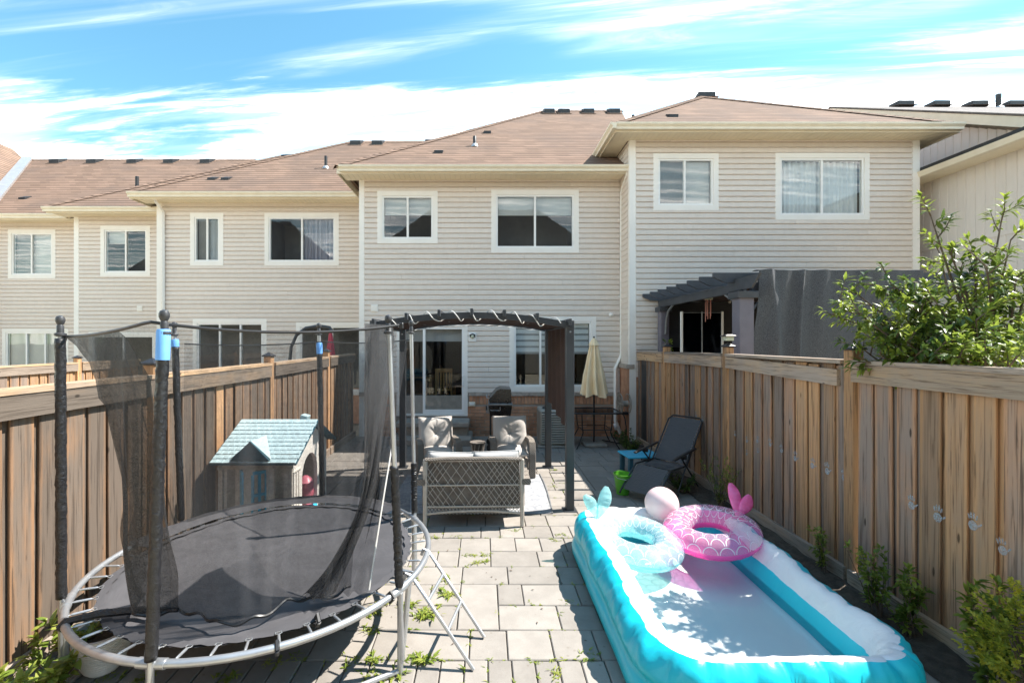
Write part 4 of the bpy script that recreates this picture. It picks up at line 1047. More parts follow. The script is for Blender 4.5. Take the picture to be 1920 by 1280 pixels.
MB().grid(gather, 80, 40).build('net_panel', 'net', rope, 'all', fix=False)
MB().grid(lambda u, v: gather(u * (.62 - .1 * v), v) + Vector((-.01, .03 + .015 * math.sin(u * 15), 0)), 50, 40).build('net_fold', 'net_dense', rope, 'all', fix=False)
MB().tube([gather(1, .50 + .49 * i / 40) + Vector((.004, -.008, 0)) for i in range(41)], .0055, 5).build('zip_tape', 'white_rope', rope, True)
# far panels
def net_back(u, v):
    a = 36 + (153 - 36) * u; ks = [36, 93, 153]; i = 0 if a <= 93 else 1; t = (a - ks[i]) / (ks[i + 1] - ks[i])
    zt = 2.08 + .04 * (1 - u) - .10 * t * (1 - t); P_ = pol(ks[i], TR + .01, 0).lerp(pol(ks[i + 1], TR + .01, 0), t)
    B = pol(a, TR - .03, 0); q_ = P_.lerp(B, v ** 2); return Vector((q_.x, q_.y, zt + (TH + .02 - zt) * v)) + pol(a, .015 * math.sin(a * .7 + v * 3) * math.sin(v * 3.1), 0)
MB().grid(net_back, 60, 16).build('net_panel', 'net', rope, 'all', fix=False)
MB().tube([net_back(i / 50, 0) for i in range(51)], .006, 5).build('top_cord', 'black_plastic', rope, True)
# knots, ties and the hem cord on the mat
MB().tube([net_front(i / 60, .995) + Vector((0, 0, .006)) for i in range(61)], .008, 5).build('hem_cord', 'black_plastic', rope, True)
for a_, r_ in ((228, TR), (296, TR), (308, 1.01), (330, TR)):
    p = pol(a_, r_, TH); MB().tube([p + pol(a_, .028, 0), p + Vector((0, 0, .03)), p + pol(a_, -.03, 0), p + Vector((0, 0, -.035)), p + pol(a_, .028, 0)], .012, 6).build('tie', 'black_plastic', rope, True)
for a_ in (228,):
    MB().tube([pol(a_, TR, TH + .02), pol(a_ + 4, 1.0, TH + .03), pol(a_ + 12, .85, TH + .02), net_front(.3, .99)], [.018, .022, .02, .012], 7).build('twisted_hem', 'sleeve_black', rope, True)
# remains of the spring cover along the far rim
def pad(u, v):
    a = 48 + 128 * u; r_ = TR + .02 - .16 * v * (1 + .1 * mnoise.noise((u * 9, 0, 0))); return pol(a, r_, TH + .03 - .02 * v + .012 * mnoise.noise((u * 22, v * 3, 0)))
MB().grid(pad, 60, 4).build('spring_cover', 'mat_black', tr, 'all', fix=False)

# white ribbed pot under the trampoline
pt = thing('plant_pot', 'white ribbed plant pot under the trampoline edge', 'pot', (ax(192, 2.85), 2.86, 0))
pr = [(.08, 0)]
for i in range(14): pr += [(.085 + .075 * (i / 13) ** .6 + .003, .01 + i * .0165), (.085 + .075 * (i / 13) ** .6 - .003, .018 + i * .0165)]
pr += [(.172, .245), (.172, .262), (.15, .262), (.145, .22)]
MB().lathe(pr, 28).build('bowl', 'white_pot', pt, True); MB().lathe([(.14, .2), (.14, .222)], 20).build('potting_soil', 'soil', pt)

# ================================================================== playhouse
px0, px1, py0, py1 = -2.74, -2.0, 4.6, 5.6
ph = thing('playhouse', 'toddler cottage with pale teal tiled roof behind the trampoline', 'playhouse', (0, 0, 0))
ze_, zr_, ym = .885, 1.165, (py0 + py1) / 2
fw = MB()                                                   # front wall with three openings
def wall_with(mb, xs, zs, holes, y0, y1):
    for i in range(len(xs) - 1):
        for j in range(len(zs) - 1):
            if (i, j) in holes: continue
            mb.box(xs[i], xs[i + 1], y0, y1, zs[j], zs[j + 1])
fx = [px0, -2.66, -2.58, -2.54, -2.53, -2.25, -2.24, -2.20, -2.07, px1]
wall_with(fw, [px0, -2.67, -2.585, -2.52, -2.26, -2.19, -2.085, px1], [0, .28, .30, .78, .80, ze_ + .05], {(1, 2), (3, 2), (5, 2)}, py0, py0 + .04)
fw.build('front_wall', 'play_wall', ph)
tm = MB()
for a, b in ((px0 - .01, px0 + .035), (-2.545, -2.515), (-2.265, -2.235), (px1 - .035, px1 + .01)): tm.box(a, b, py0 - .018, py0 - .001, .0, ze_ - .06)
tm.box(px0 - .01, px1 + .01, py0 - .022, py0 - .002, .79, .83); tm.box(px0 - .01, px1 + .01, py0 - .02, py0 - .001, .24, .28)
for i, z_ in enumerate((.80,)): tm.ball((px0 + .01, py0 - .02, z_), .028, 8, 6)
tm.build('corner_trim', 'play_trim', ph)
for s, (hx, op) in enumerate(((-2.52, 55), (-2.26, -38))):  # blue shutters, partly open
    M = Matrix.Translation((hx, py0 - .01, 0)) @ Matrix.Rotation(R(-op if s == 0 else -op), 4, 'Z')
    sg = 1 if s == 0 else -1; sh = MB(); w = .125
    sh.cbox(min(0, sg * w), max(0, sg * w), -.012, .012, .30, .335, .004, M); sh.cbox(min(0, sg * w), max(0, sg * w), -.012, .012, .745, .78, .004, M); sh.cbox(min(0, sg * w), max(0, sg * w), -.01, .01, .52, .55, .004, M)
    for k_ in (0, .5, 1): sh.cbox(sg * w * k_ - .014, sg * w * k_ + .014, -.011, .011, .335, .745, .004, M)
    sh.build('shutter', 'teal_plastic', ph)
gw = MB()                                                   # gable wall with arched doorway
def arch_gable(X0, X1):
    dy0, dy1, zt = 4.86, 5.30, .60; n = 10; cy = (dy0 + dy1) / 2; rr_ = (dy1 - dy0) / 2
    arch = [(cy - rr_ * math.cos(math.pi * i / n), zt + rr_ * 1.05 * math.sin(math.pi * i / n)) for i in range(n + 1)]
    outl = [(py0, 0), (dy0, 0)] + arch + [(dy1, 0), (py1, 0), (py1, ze_), (ym, zr_), (py0, ze_)]
    gw.prism(outl, 'x', X0, X1)
arch_gable(px1 - .04, px1); gb = gw.build('gable_wall', 'play_wall', ph)
gt = MB()
for y_ in (4.63, 4.70, 4.76): gt.box(px1, px1 + .008, y_, y_ + .012, .25, .72)
gt.box(px1, px1 + .012, 4.62, 4.82, .73, .745); gt.box(px1, px1 + .012, 4.62, 4.82, .23, .245); gt.build('panel_rib', 'play_trim', ph)
MB().prism([(py0, 0), (py1, 0), (py1, ze_), (ym, zr_), (py0, ze_)], 'x', px0, px0 + .04).build('gable_wall', 'play_wall', ph)
MB().box(px0 + .04, px1 - .04, py1 - .04, py1, 0, ze_).build('back_wall', 'play_wall', ph)
ro = MB(); ex0, ex1 = px0 - .05, px1 + .09
for sgn, yb in ((1, py0 - .10), (-1, py1 + .10)):
    zb = ze_ - .10 * (zr_ - ze_) / .5 + .02
    ro.add([(ex0, yb, zb), (ex1, yb, zb), (ex1, ym, zr_ + .02), (ex0, ym, zr_ + .02), (ex0, yb, zb + .022), (ex1, yb, zb + .022), (ex1, ym, zr_ + .042), (ex0, ym, zr_ + .042)], [(0, 1, 2, 3), (4, 5, 6, 7), (0, 1, 5, 4), (1, 2, 6, 5), (3, 0, 4, 7)])
rp_ = ro.build('roof', 'play_dark', ph, fix=False)
tl = MB().add([(0, 0, 0), (.066, 0, 0), (.066, .062, 0), (0, .062, 0), (.004, -.002, .010), (.062, -.002, .010), (.062, .062, .003), (.004, .062, .003)], [(0, 1, 5, 4), (1, 2, 6, 5), (3, 0, 4, 7), (4, 5, 6, 7)]).mesh('roof_tile', 'play_roof')
ang = math.atan2(zr_ - ze_, .5); sy = .6 / math.cos(ang)
rows = 11; dy = sy / rows
for j in range(rows):
    x = ex0 + (.033 if j % 2 else 0)
    if j % 2: inst('roof_tile', tl, rp_, (ex0, py0 - .10 + j * dy * math.cos(ang), zb + .022 + j * dy * math.sin(ang)), (ang, 0, 0), (.48, dy / .062, 1))
    while x < ex1 - .01:
        w = min(.067, ex1 - x)
        inst('roof_tile', tl, rp_, (x, py0 - .10 + j * dy * math.cos(ang), zb + .022 + j * dy * math.sin(ang) + .001 * (j % 3)), (ang, 0, 0), (w / .067 , dy / .062, 1)); x += .067
dm = MB(); dx = -2.385; dz0 = zb + .03; yb = py0 - .07      # little dormer
zf = lambda y: zb + .022 + (y - (py0 - .10)) * math.tan(ang)
dm.add([(dx - .20, yb - .03, zf(yb) + .008), (dx + .20, yb - .03, zf(yb) + .008), (dx, yb - .02, zf(yb) + .20), (dx - .20, yb - .01, zf(yb) + .008), (dx + .20, yb - .01, zf(yb) + .008), (dx, yb - .0, zf(yb) + .20)], [(0, 1, 2), (3, 5, 4), (0, 2, 5, 3), (1, 4, 5, 2)])
dormer = dm.build('dormer', 'play_dark', rp_, fix=False)
yb2 = yb + .02 + (.185) / math.tan(ang) * .92
MB().add([(dx - .215, yb - .01, zf(yb) + .01), (dx, yb, zf(yb) + .20), (dx, yb2, zf(yb2) + .012), (dx + .215, yb - .01, zf(yb) + .01)], [(0, 1, 2), (1, 3, 2)]).build('dormer_roof', 'play_roof', rp_, fix=False)
MB().cbox(-2.16, -2.08, ym + .02, ym + .12, zr_ - .05, zr_ + .085, .006, Matrix.Translation((-2.1, 5.1, 1.1)) @ Matrix.Rotation(R(14), 4, 'Y') @ Matrix.Translation((2.1, -5.1, -1.1))).build('chimney', 'play_roof', rp_)
ty = thing('toy_chair', 'pink and blue toddler ride-on toy in the playhouse doorway', 'toy', (-2.08, 5.16, 0))
MB().lathe([(.06, .18), (.10, .24), (.085, .30), (.10, .36), (.085, .42), (.09, .48), (.05, .53), (.02, .55)], 14, (0, 0, 0)).build('body', 'pink_toy', ty, True)
MB().cbox(-.10, .16, -.10, .10, .10, .17, .02, Matrix.Rotation(R(-20), 4, 'Y')).build('slide', 'teal_plastic', ty); MB().cbox(-.08, .08, -.09, .09, 0, .18, .015).build('base', 'teal_plastic', ty)

# ================================================================== pergola over the sitting group
PX0, PX1, PYF, PYB = -1.38, 1.05, 5.55, 7.45
pg = thing('pergola', 'charcoal metal pergola with arched beams and brown fabric canopy over the sofas', 'pergola', ((PX0 + PX1) / 2, (PYF + PYB) / 2, 0))
cx_, cy_ = (PX0 + PX1) / 2, (PYF + PYB) / 2
hw, hd = (PX1 - PX0) / 2, (PYB - PYF) / 2
def arch_z(x): return 2.25 + .135 * (1 - (x / (hw + .04)) ** 2)
for sx in (-1, 1):
    for sy_ in (-1, 1):
        x, y = sx * hw, sy_ * hd
        po = MB().cbox(x - .05, x + .05, y - .05, y + .05, 0, 2.36, .006).build('post', 'charcoal', pg)
        MB().cbox(x - .085, x + .085, y - .085, y + .085, 0, .012, .003).build('base_plate', 'charcoal', po)
        MB().lathe([(.012, 0), (.012, .006), (.004, .01)], 10, (x, y - .051, 2.22), Matrix.Rotation(R(90), 4, 'X')).build('bolt', 'steel_dull', po)
        MB().lathe([(.012, 0), (.012, .006), (.004, .01)], 10, (x, y - .051, 2.30), Matrix.Rotation(R(90), 4, 'X')).build('bolt', 'steel_dull', po)
def arch_beam(y, t=.035, h=.075):
    n = 24; vs = []; fs = []
    for i in range(n + 1):
        x = -hw - .03 + (2 * hw + .06) * i / n; z = arch_z(x)
        vs += [(x, y - t / 2, z), (x, y + t / 2, z), (x, y + t / 2, z + h), (x, y - t / 2, z + h)]
    for i in range(n):
        a, b = i * 4, i * 4 + 4
        fs += [(a, b, b + 1, a + 1), (a + 1, b + 1, b + 2, a + 2), (a + 2, b + 2, b + 3, a + 3), (a + 3, b + 3, b, a)]
    fs += [(0, 1, 2, 3), (n * 4 + 3, n * 4 + 2, n * 4 + 1, n * 4)]
    return MB().add(vs, fs)
for y in (-hd - .0, hd): arch_beam(y - .052 if y < 0 else y + .052).build('arched_beam', 'charcoal', pg)
for sx in (-1, 1): MB().cbox(sx * hw - .02 + sx * .0, sx * hw + .02, -hd + .05, hd - .05, 2.26, 2.335, .004).build('side_beam', 'charcoal', pg)
for i in range(7):
    x = -hw + .02 + (2 * hw - .04) * i / 6; z = arch_z(x) + .03
    MB().cbox(x - .018, x + .018, -hd - .16, hd + .16, z, z + .085, .004).build('purlin', 'charcoal', pg)
def canopy(u, v):
    x = -hw + .03 + (2 * hw - .06) * u; k = (u * 6) % 1
    return Vector((x, -hd + .12 + (2 * hd - .24) * v, arch_z(x) + .025 - .014 * math.sin(k * math.pi) + .008 * math.sin(v * 9 + u * 4)))
MB().grid(canopy, 60, 10).build('canopy', 'brown_canopy', pg, True, fix=False)
def drop(u, v):          # the canopy hanging down the sunny side
    y = -hd + .08 + (2 * hd - .22) * u; zb = 1.02 + .16 * u
    return Vector((hw - .035 + .02 * math.sin(u * 26 + v * 2) * (.4 + v), y, 2.27 + (zb - 2.27) * v))
MB().grid(drop, 50, 12).build('side_curtain', 'brown_canopy', pg, True, fix=False)
# white rope light wound round the front beam
rl = thing('rope_light', 'white rope light wound around the front arched beam of the pergola', 'rope light', (cx_, cy_, 0))
pts = []; n = 260; turns = 8.5
for i in range(n + 1):
    t = i / n; x = -hw + .1 + (2 * hw - .25) * t; a = t * turns * 2 * math.pi
    pts.append((x + .03 * math.sin(a * .37), -hd - .052 + .045 * math.cos(a), arch_z(x) + .0375 + .062 * math.sin(a) + .006 * math.sin(a * 2.3)))
MB().tube(pts, .0065, 6).build('rope', 'white_rope', rl, True)
pts = [(x_ := -hw + .2 + (2 * hw - .4) * i / 80, hd - .01 + .02 * math.sin(i * .9), arch_z(x_) - .012 + .008 * math.sin(i * .9)) for i in range(81)]
MB().tube(pts, .006, 5).build('rope', 'white_rope', rl, True)

# rug
MB_rug = MB().grid(lambda u, v: Vector((-1.22 + 2.04 * u + .05 * math.sin(v * 2.2) * u, 5.42 + 1.6 * v, .008 + .004 * mnoise.noise((u * 5, v * 5, 0)) + .03 * max(0, u - .965) / .035 * max(0, .4 - v))), 60, 40)
rg = MB_rug.build('rug', 'rug', None, True, fix=False); tag(rg, 'pale grey patterned outdoor rug under the wicker sofa', 'rug')
MB().tube([Vector((.815 + .05 * math.sin(v / 20 * 2.2), 5.42 + 1.6 * v / 20, .012)) for v in range(21)], .012, 6).build('binding', 'steel_dull', rg, True)

# ================================================================== wicker furniture
def tuft(parent, w, h, t, M, mat='cushion', name='back_cushion', dimples=((.5, .52),), n=36, depth=.75):
    """plump square cushion in its local xz plane, front towards -y"""
    vs = []; fs = []
    def sup(u, v): 
        a, b = 2 * u - 1, 2 * v - 1; return max(0, (1 - abs(a) ** 4)) ** .5 * max(0, (1 - abs(b) ** 4)) ** .5
    def front(u, v):
        b = sup(u, v) * t / 2
        for du, dv in dimples:
            dx_, dz_ = (u - du) * w, (v - dv) * h; r_ = math.hypot(dx_, dz_); a = math.atan2(dz_, dx_)
            b -= t * .5 * depth * math.exp(-(r_ / .045) ** 1.1)
            b -= .011 * (.5 + .5 * math.cos(a * 7 + 2 * math.sin(a * 3))) * math.exp(-((r_ - .07) / .085) ** 2)
        return b + .005 * mnoise.noise((u * 5 + w, v * 5, t * 9))
    for s in (-1, 1):
        b0 = len(vs)
        for j in range(n + 1):
            for i in range(n + 1):
                u, v = i / n, j / n; y = front(u, v) if s < 0 else sup(u, v) * t / 2
                pin = 1 - .035 * (abs(2 * v - 1) ** 2 * (1 - abs(2 * u - 1) ** 6)); pin2 = 1 - .03 * ((1 - abs(2 * v - 1) ** 6) * 0 + .0)
                vs.append(M @ Vector(((u - .5) * w, s * y, (v - .5) * h * pin)))
        for j in range(n):
            for i in range(n):
                a = b0 + j * (n + 1) + i; q_ = (a, a + 1, a + n + 2, a + n + 1); fs.append(q_ if s < 0 else q_[::-1])
    o = MB().add(vs, fs).build(name, mat, parent, 'all', fix=False)
    # piped edge
    e = [M @ Vector(((u - .5) * w, 0, (v - .5) * h * (1 - .035 * (abs(2 * v - 1) ** 2 * (1 - abs(2 * u - 1) ** 6))))) for u, v in [(i / 12, 0) for i in range(12)] + [(1, i / 12) for i in range(12)] + [(1 - i / 12, 1) for i in range(12)] + [(0, 1 - i / 12) for i in range(12)]]
    MB().tube(e, .007, 6, closed=True).build('piping', mat, o, 'all')
    for du, dv in dimples:
        MB().ball(M @ Vector(((du - .5) * w, -t * .5 * .16, (dv - .5) * h)), .014, 8, 6).build('button', mat, o, True)
    return o
def arm_mesh(x0, x1, d, h):        # waterfall arm: one thick band from the front foot over to the back
    path = [(-d / 2 - .0, .02), (-d / 2 - .015, h * .35), (-d / 2 - .01, h * .75), (-d / 2 + .03, h * .95), (-d / 2 + .12, h), (0, h - .015), (d / 2, h - .05)]
    inner = [(-d / 2 + .085, .02), (-d / 2 + .07, h * .35), (-d / 2 + .075, h * .72), (-d / 2 + .10, h * .86), (-d / 2 + .16, h - .07), (0, h - .085), (d / 2, h - .12)]
    mb = MB(); n = len(path); vs = []
    for (y, z), (yi, zi) in zip(path, inner):
        e = .012; vs += [(x0 + e, y, z), (x1 - e, y, z), (x1, (y + yi) / 2, (z + zi) / 2), (x1 - e, yi, zi), (x0 + e, yi, zi), (x0, (y + yi) / 2, (z + zi) / 2)]
    fs = [(i * 6 + k, i * 6 + (k + 1) % 6, (i + 1) * 6 + (k + 1) % 6, (i + 1) * 6 + k) for i in range(n - 1) for k in range(6)] + [(0, 5, 4, 3, 2, 1), tuple((n - 1) * 6 + k for k in range(6))]
    return mb.add(vs, fs)
def armchair(loc, rz, label):
    t = thing('wicker_armchair', label, 'armchair', loc, rz, 'wicker armchairs facing the sofa')
    w, d = .70, .66; wi = w / 2 - .11
    MB().cbox(-wi, wi, -d / 2 + .03, d / 2, .12, .30, .015).build('seat_frame', 'wicker', t)
    for s in (-1, 1):
        arm_mesh(*(sorted((s * wi, s * w / 2))), d, .585).build('arm', 'wicker', t, True)
        MB().cbox(s * (w / 2 - .07) - .025, s * (w / 2 - .07) + .025, d / 2 - .05, d / 2, .0, .54, .006).build('leg', 'wicker', t)
    M = Matrix.Translation((0, d / 2 - .06, .56)) @ Matrix.Rotation(R(-13), 4, 'X')
    MB().cbox(-wi, wi, 0, .05, -.28, .30, .015, M).build('backrest', 'wicker', t)
    tuft(t, 2 * wi + .06, .56, .19, Matrix.Translation((0, d / 2 - .15, .60)) @ Matrix.Rotation(R(-14), 4, 'X'))
    tuft(t, 2 * wi, .56, .15, Matrix.Translation((0, -.035, .365)) @ Matrix.Rotation(R(-90), 4, 'X'), name='seat_cushion', dimples=(), n=20)
    return t
armchair((.41, 7.12, 0), R(3), 'wicker armchair with tufted cushion, in front of the black grill')
armchair((-.76, 7.05, 0), R(14), 'wicker armchair with tufted cushion, in front of the doorstep')
# sofa seen from behind
sf = thing('wicker_loveseat', 'wicker loveseat with criss-cross lattice back, seen from behind', 'sofa', (-.14, 5.36, 0), R(1.5))
w = 1.10; d = .68; yb = -d / 2; hw2 = w / 2
for s in (-1, 1):
    MB().cbox(s * hw2 - .022, s * hw2 + .022, yb - .0, yb + .045, 0, .77, .008).build('rear_post', 'wicker_strand', sf)
    MB().cbox(s * (hw2 + .05) - .025, s * (hw2 + .05) + .025, -yb - .05, -yb, 0, .5, .008).build('leg', 'wicker_strand', sf)
    a = arm_mesh(*(sorted((s * (hw2 - .01), s * (hw2 + .10)))), d, .60); a.v = [(x, -y, z) for x, y, z in a.v]; a.build('arm', 'wicker', sf, True)
MB().tube([(-hw2, yb + .02, .765), (-hw2 * .5, yb + .02, .775), (hw2 * .5, yb + .02, .775), (hw2, yb + .02, .765)], .024, 8).build('top_rail', 'wicker', sf, True)
MB().tube([(-hw2, yb + .02, .475), (hw2, yb + .02, .475)], .009, 6).build('mid_rail', 'wicker_strand', sf, True)
MB().tube([(-hw2, yb + .02, .235), (hw2, yb + .02, .235)], .009, 6).build('mid_rail', 'wicker_strand', sf, True)
zb_ = lambda x: .15 + .035 * (1 - (x / hw2) ** 2)
MB().tube([(x_, yb + .02, zb_(x_)) for x_ in [-hw2 + w * i / 14 for i in range(15)]], .012, 6).build('bottom_rail', 'wicker_strand', sf, True)
lt = MB(); rz_ = random.Random(4)
sp_ = .043; k0 = -30
for sgn in (-1, 1):
    for lo, hi, spc in ((.235, .76, .058), (.15, .235, .040)):
        k = -40
        while k < 80:
            c0 = -hw2 + k * spc + rz_.uniform(-.008, .008) * (1 if lo > .2 else .2); k += 1
            if lo > .2 and rz_.random() < .12: continue
            # line x = c0 + sgn*slope*(z-lo)
            sl_x = .72 * sgn; a = (c0, lo); b = (c0 + sl_x * (hi - lo), hi)
            x_a, x_b = a[0], b[0]
            ta, tb = 0, 1
            dx_ = x_b - x_a
            lo_t, hi_t = sorted(((-hw2 - x_a) / dx_, (hw2 - x_a) / dx_))
            ta, tb = max(ta, lo_t), min(tb, hi_t)
            if tb - ta < .03: continue
            y = yb + .014 + (.006 if sgn > 0 else 0)
            lt.tube([(x_a + dx_ * ta, y, lo + (hi - lo) * ta), (x_a + dx_ * tb, y, lo + (hi - lo) * tb)], .0066, 4, flat=(1, .5))
lt.build('lattice', 'wicker_strand', sf, kind='stuff')
MB().cbox(-hw2 + .03, hw2 - .03, yb + .040, yb + .05, .20, .74, .003).build('shade_panel', 'lattice_shade', sf)  # sheet added behind the lattice in place of shaded cushion backs
MB().cbox(-hw2 + .03, hw2 - .03, yb + .05, -yb - .02, .22, .30, .01).build('seat_frame', 'wicker', sf)
for i, s in enumerate((-1, 1)):
    tuft(sf, .53, .54, .17, Matrix.Translation((s * .265, yb + .155, .565 + .008 * i)) @ Matrix.Rotation(R(180), 4, 'Z') @ Matrix.Rotation(R(-9), 4, 'X') @ Matrix.Rotation(R(2 * s), 4, 'Y'), 'cushion_back')
    tuft(sf, .53, .56, .14, Matrix.Translation((s * .265, .06, .37)) @ Matrix.Rotation(R(-90), 4, 'X'), 'cushion_back', 'seat_cushion', (), 16)
# small wicker side table between the chairs
sdt = thing('side_table', 'small dark wicker side table between the two armchairs', 'side table', (-.13, 7.45, 0))
MB().lathe([(.11, 0), (.10, .05), (.075, .16), (.075, .24), (.10, .36), (.115, .40)], 14).build('drum', 'wicker_dark', sdt, True); MB().lathe([(.13, .40), (.135, .41), (.13, .425)], 18).build('top', 'wicker_dark', sdt, True)
for i in range(10):
    a = 2 * math.pi * i / 10
    MB().tube([(.112 * math.cos(a), .112 * math.sin(a), .0), (.086 * math.cos(a + .3), .086 * math.sin(a + .3), .2), (.118 * math.cos(a + .6), .118 * math.sin(a + .6), .40)], .006, 5).build('strand', 'wicker_strand', sdt, True)

# ================================================================== along the house wall
# grill turned sideways
gr = thing('gas_grill', 'black gas grill against the brick base', 'grill', (.22, 8.75, 0))
lid = [(-.14, .93), (-.15, 1.0), (.0, 1.17), (.07, 1.20), (.27, 1.19), (.28, .93)]
MB().prism(lid, 'y', -.30, .28).build('lid', 'grill_black', gr)
MB().tube([(-.12, -.24, 1.01), (-.19, -.24, 1.03), (-.19, .22, 1.03), (-.12, .22, 1.01)], .013, 8).build('lid_handle', 'steel', gr, True)
MB().cbox(-.16, .30, -.32, .30, .885, .925, .008).build('lid_seam', 'steel_dull', gr)
MB().prism([(-.13, .68), (-.16, .885), (.29, .885), (.26, .68)], 'y', -.29, .27).build('firebox', 'grill_black', gr)
MB().prism([(-.21, .74), (-.155, .885), (-.135, .885), (-.14, .72)], 'y', -.27, .25).build('control_panel', 'steel_dull', gr)
for y in (-.18, 0, .16): MB().lathe([(.022, 0), (.022, .02), (.012, .03)], 10, (-.185, y, .80), Matrix.Rotation(R(-100), 4, 'Y')).build('knob', 'black_plastic', gr, True)
MB().tube([(-.12, -.30, .80), (-.10, -.35, .80), (.06, -.35, .80), (.06, -.35, .84), (.06, -.30, .86)], .008, 6).build('side_hook', 'steel', gr, True)
for x, y in ((-.12, -.25), (-.12, .22), (.22, .22), (.22, -.25)): MB().cbox(x - .016, x + .016, y - .016, y + .016, .03, .68, .004).build('leg', 'black_plastic', gr)
MB().cbox(-.13, .24, -.26, .24, .16, .185, .006).build('shelf', 'black_plastic', gr)
for y in (-.28, .25): MB().lathe([(.02, -.015), (.075, -.015), (.08, 0), (.075, .015), (.02, .015)], 16, (-.12, y, .08), Matrix.Rotation(R(90), 4, 'X')).build('wheel', 'black_plastic', gr, True)
# air conditioner
ac = thing('air_conditioner', 'beige louvred air conditioning unit behind the pergola post', 'air conditioner', (1.38, 9.1, 0))
MB().cbox(-.30, .30, -.28, .28, .04, .74, .03).build('housing', 'beige_metal', ac)
MB().cbox(-.26, .26, -.284, -.281, .08, .70, .001).build('coil', 'dark_gap', ac)
for i in range(13): MB().prism([(-.283, .09 + i * .047), (-.31, .085 + i * .047), (-.31, .10 + i * .047), (-.283, .115 + i * .047)], 'x', -.265, .265).build('louvre', 'beige_metal', ac)
MB().lathe([(.22, .742), (.22, .755), (.20, .76)], 24).build('fan_guard', 'black_plastic', ac); MB().cbox(-.34, .34, -.32, .32, 0, .04, .01).build('pad', 'concrete', ac)
# bistro table and closed umbrella
tb = thing('patio_table', 'glass-topped black metal table under the closed cream umbrella', 'table', (2.2, 9.02, 0))
def rrect(a, b, r_, z, n=6):
    return [Vector((sx * (a - r_) + r_ * math.cos(t), sy * (b - r_) + r_ * math.sin(t), z)) for sx, sy, t0 in ((1, 1, 0), (-1, 1, 90), (-1, -1, 180), (1, -1, 270)) for t in [R(t0 + 90 * i / n) for i in range(n + 1)]]
TZ = .70; o = rrect(.47, .38, .1, TZ)
MB().tube(o, .017, 8, closed=True).build('rim', 'black_plastic', tb, True)
MB().prism([(p.x * .975, p.y * .97) for p in o], 'z', TZ - .004, TZ + .004).build('top', 'smoked_glass', tb)
for sx in (-1, 1):
    for sy in (-1, 1):
        MB().tube([(sx * .30, sy * .26, TZ - .012), (sx * .29, sy * .25, .42), (sx * .27, sy * .23, .30), (sx * .36, sy * .30, .10), (sx * .42, sy * .34, 0)], .011, 8).build('leg', 'black_plastic', tb, True)
for y in (-.25, .25): MB().tube([(-.29, y, .36), (.29, y, .36)], .008, 6).build('brace', 'black_plastic', tb, True)
for x in (-.29, .29): MB().tube([(x, -.25, .36), (x, .25, .36)], .008, 6).build('brace', 'black_plastic', tb, True)
um = thing('patio_umbrella', 'closed cream patio umbrella standing in the black table', 'umbrella', (2.2, 9.02, 0))
MB().tube([(0, 0, .06), (0, 0, 1.2), (0, 0, 2.17)], .019, 10).build('pole', 'black_plastic', um, True)
def closed_cloth(u, v):
    a = 2 * math.pi * u; z = 2.05 - v * 1.0; rib = math.cos(a * 8 + .8 * math.sin(3 * v))
    r_ = .06 + .155 * v ** .9 + (.016 + .058 * v) * (abs(rib) ** .7 * (1 if rib > 0 else -1)) + .012 * mnoise.noise((math.cos(a) * 2, math.sin(a) * 2, v * 4))
    z -= .07 * v * (.5 - .5 * math.cos(a * 4 + .6)) * (v > .7) * (v - .7) / .3
    return Vector((r_ * math.cos(a), r_ * math.sin(a), z))
MB().grid(closed_cloth, 96, 24, closed_u=True).build('canopy', 'umbrella_cloth', um, 'all', fix=False)
def vent_cloth(u, v):
    a = 2 * math.pi * u; return Vector(((.02 + .085 * v ** .8 + .012 * v * math.cos(a * 8)) * math.cos(a), (.02 + .085 * v ** .8 + .012 * v * math.cos(a * 8)) * math.sin(a), 2.17 - .15 * v))
MB().grid(vent_cloth, 64, 6, closed_u=True).build('vent_cap', 'umbrella_cloth', um, 'all', fix=False); MB().ball((0, 0, 2.185), .022, 10, 6).build('finial', 'black_plastic', um, True)
MB().cbox(-.22, .22, -.22, .22, 0, .07, .02).build('base', 'concrete', um)
# hose reel
hrl = thing('hose_reel', 'taupe plastic hose reel on the brick corner by the fence', 'hose reel', (ax(1170, 9.35), 9.35, az(756, 9.35)))
for x in (-.085, .085):
    mb = MB(); Mx = Matrix.Rotation(R(90), 4, 'Y')
    mb.tube([Vector((x, .20 * math.cos(a), .20 * math.sin(a))) for a in [2 * math.pi * i / 28 for i in range(28)]], .014, 8, closed=True)
    mb.tube([Vector((x, .12 * math.cos(a), .12 * math.sin(a))) for a in [2 * math.pi * i / 24 for i in range(24)]], .008, 6, closed=True)
    for i in range(6):
        a = math.pi * i / 3; mb.tube([(x, .03 * math.cos(a), .03 * math.sin(a)), (x, .20 * math.cos(a), .20 * math.sin(a))], .012, 6)
    mb.build('wheel', 'reel', hrl, True)
MB().lathe([(.07, -.085), (.06, -.07), (.06, .07), (.07, .085)], 16, (0, 0, 0), Matrix.Rotation(R(90), 4, 'Y')).build('drum', 'reel', hrl, True)
MB().cbox(-.06, .12, -.06, .08, -.235, -.18, .012).build('bracket', 'black_plastic', hrl); MB().cbox(.10, .13, -.03, .03, -.22, .03, .006).build('arm', 'reel', hrl)
hs = MB().tube([(2.88, 9.3, az(775, 9.35)), (2.9, 9.25, .5), (2.92, 9.2, .25), (2.86, 9.12, .07), (2.72, 9.05, .03), (2.6, 9.2, .03), (2.45, 9.35, .03)], .012, 8).build('garden_hose', 'black_plastic', None, True); tag(hs, 'black garden hose hanging from the reel to the ground', 'hose')
MB_b = thing('drain_pipe', 'short white drain pipe stub sticking out of the brick base', 'pipe', (ax(1152, YM), YM - .02, az(795, YM)))
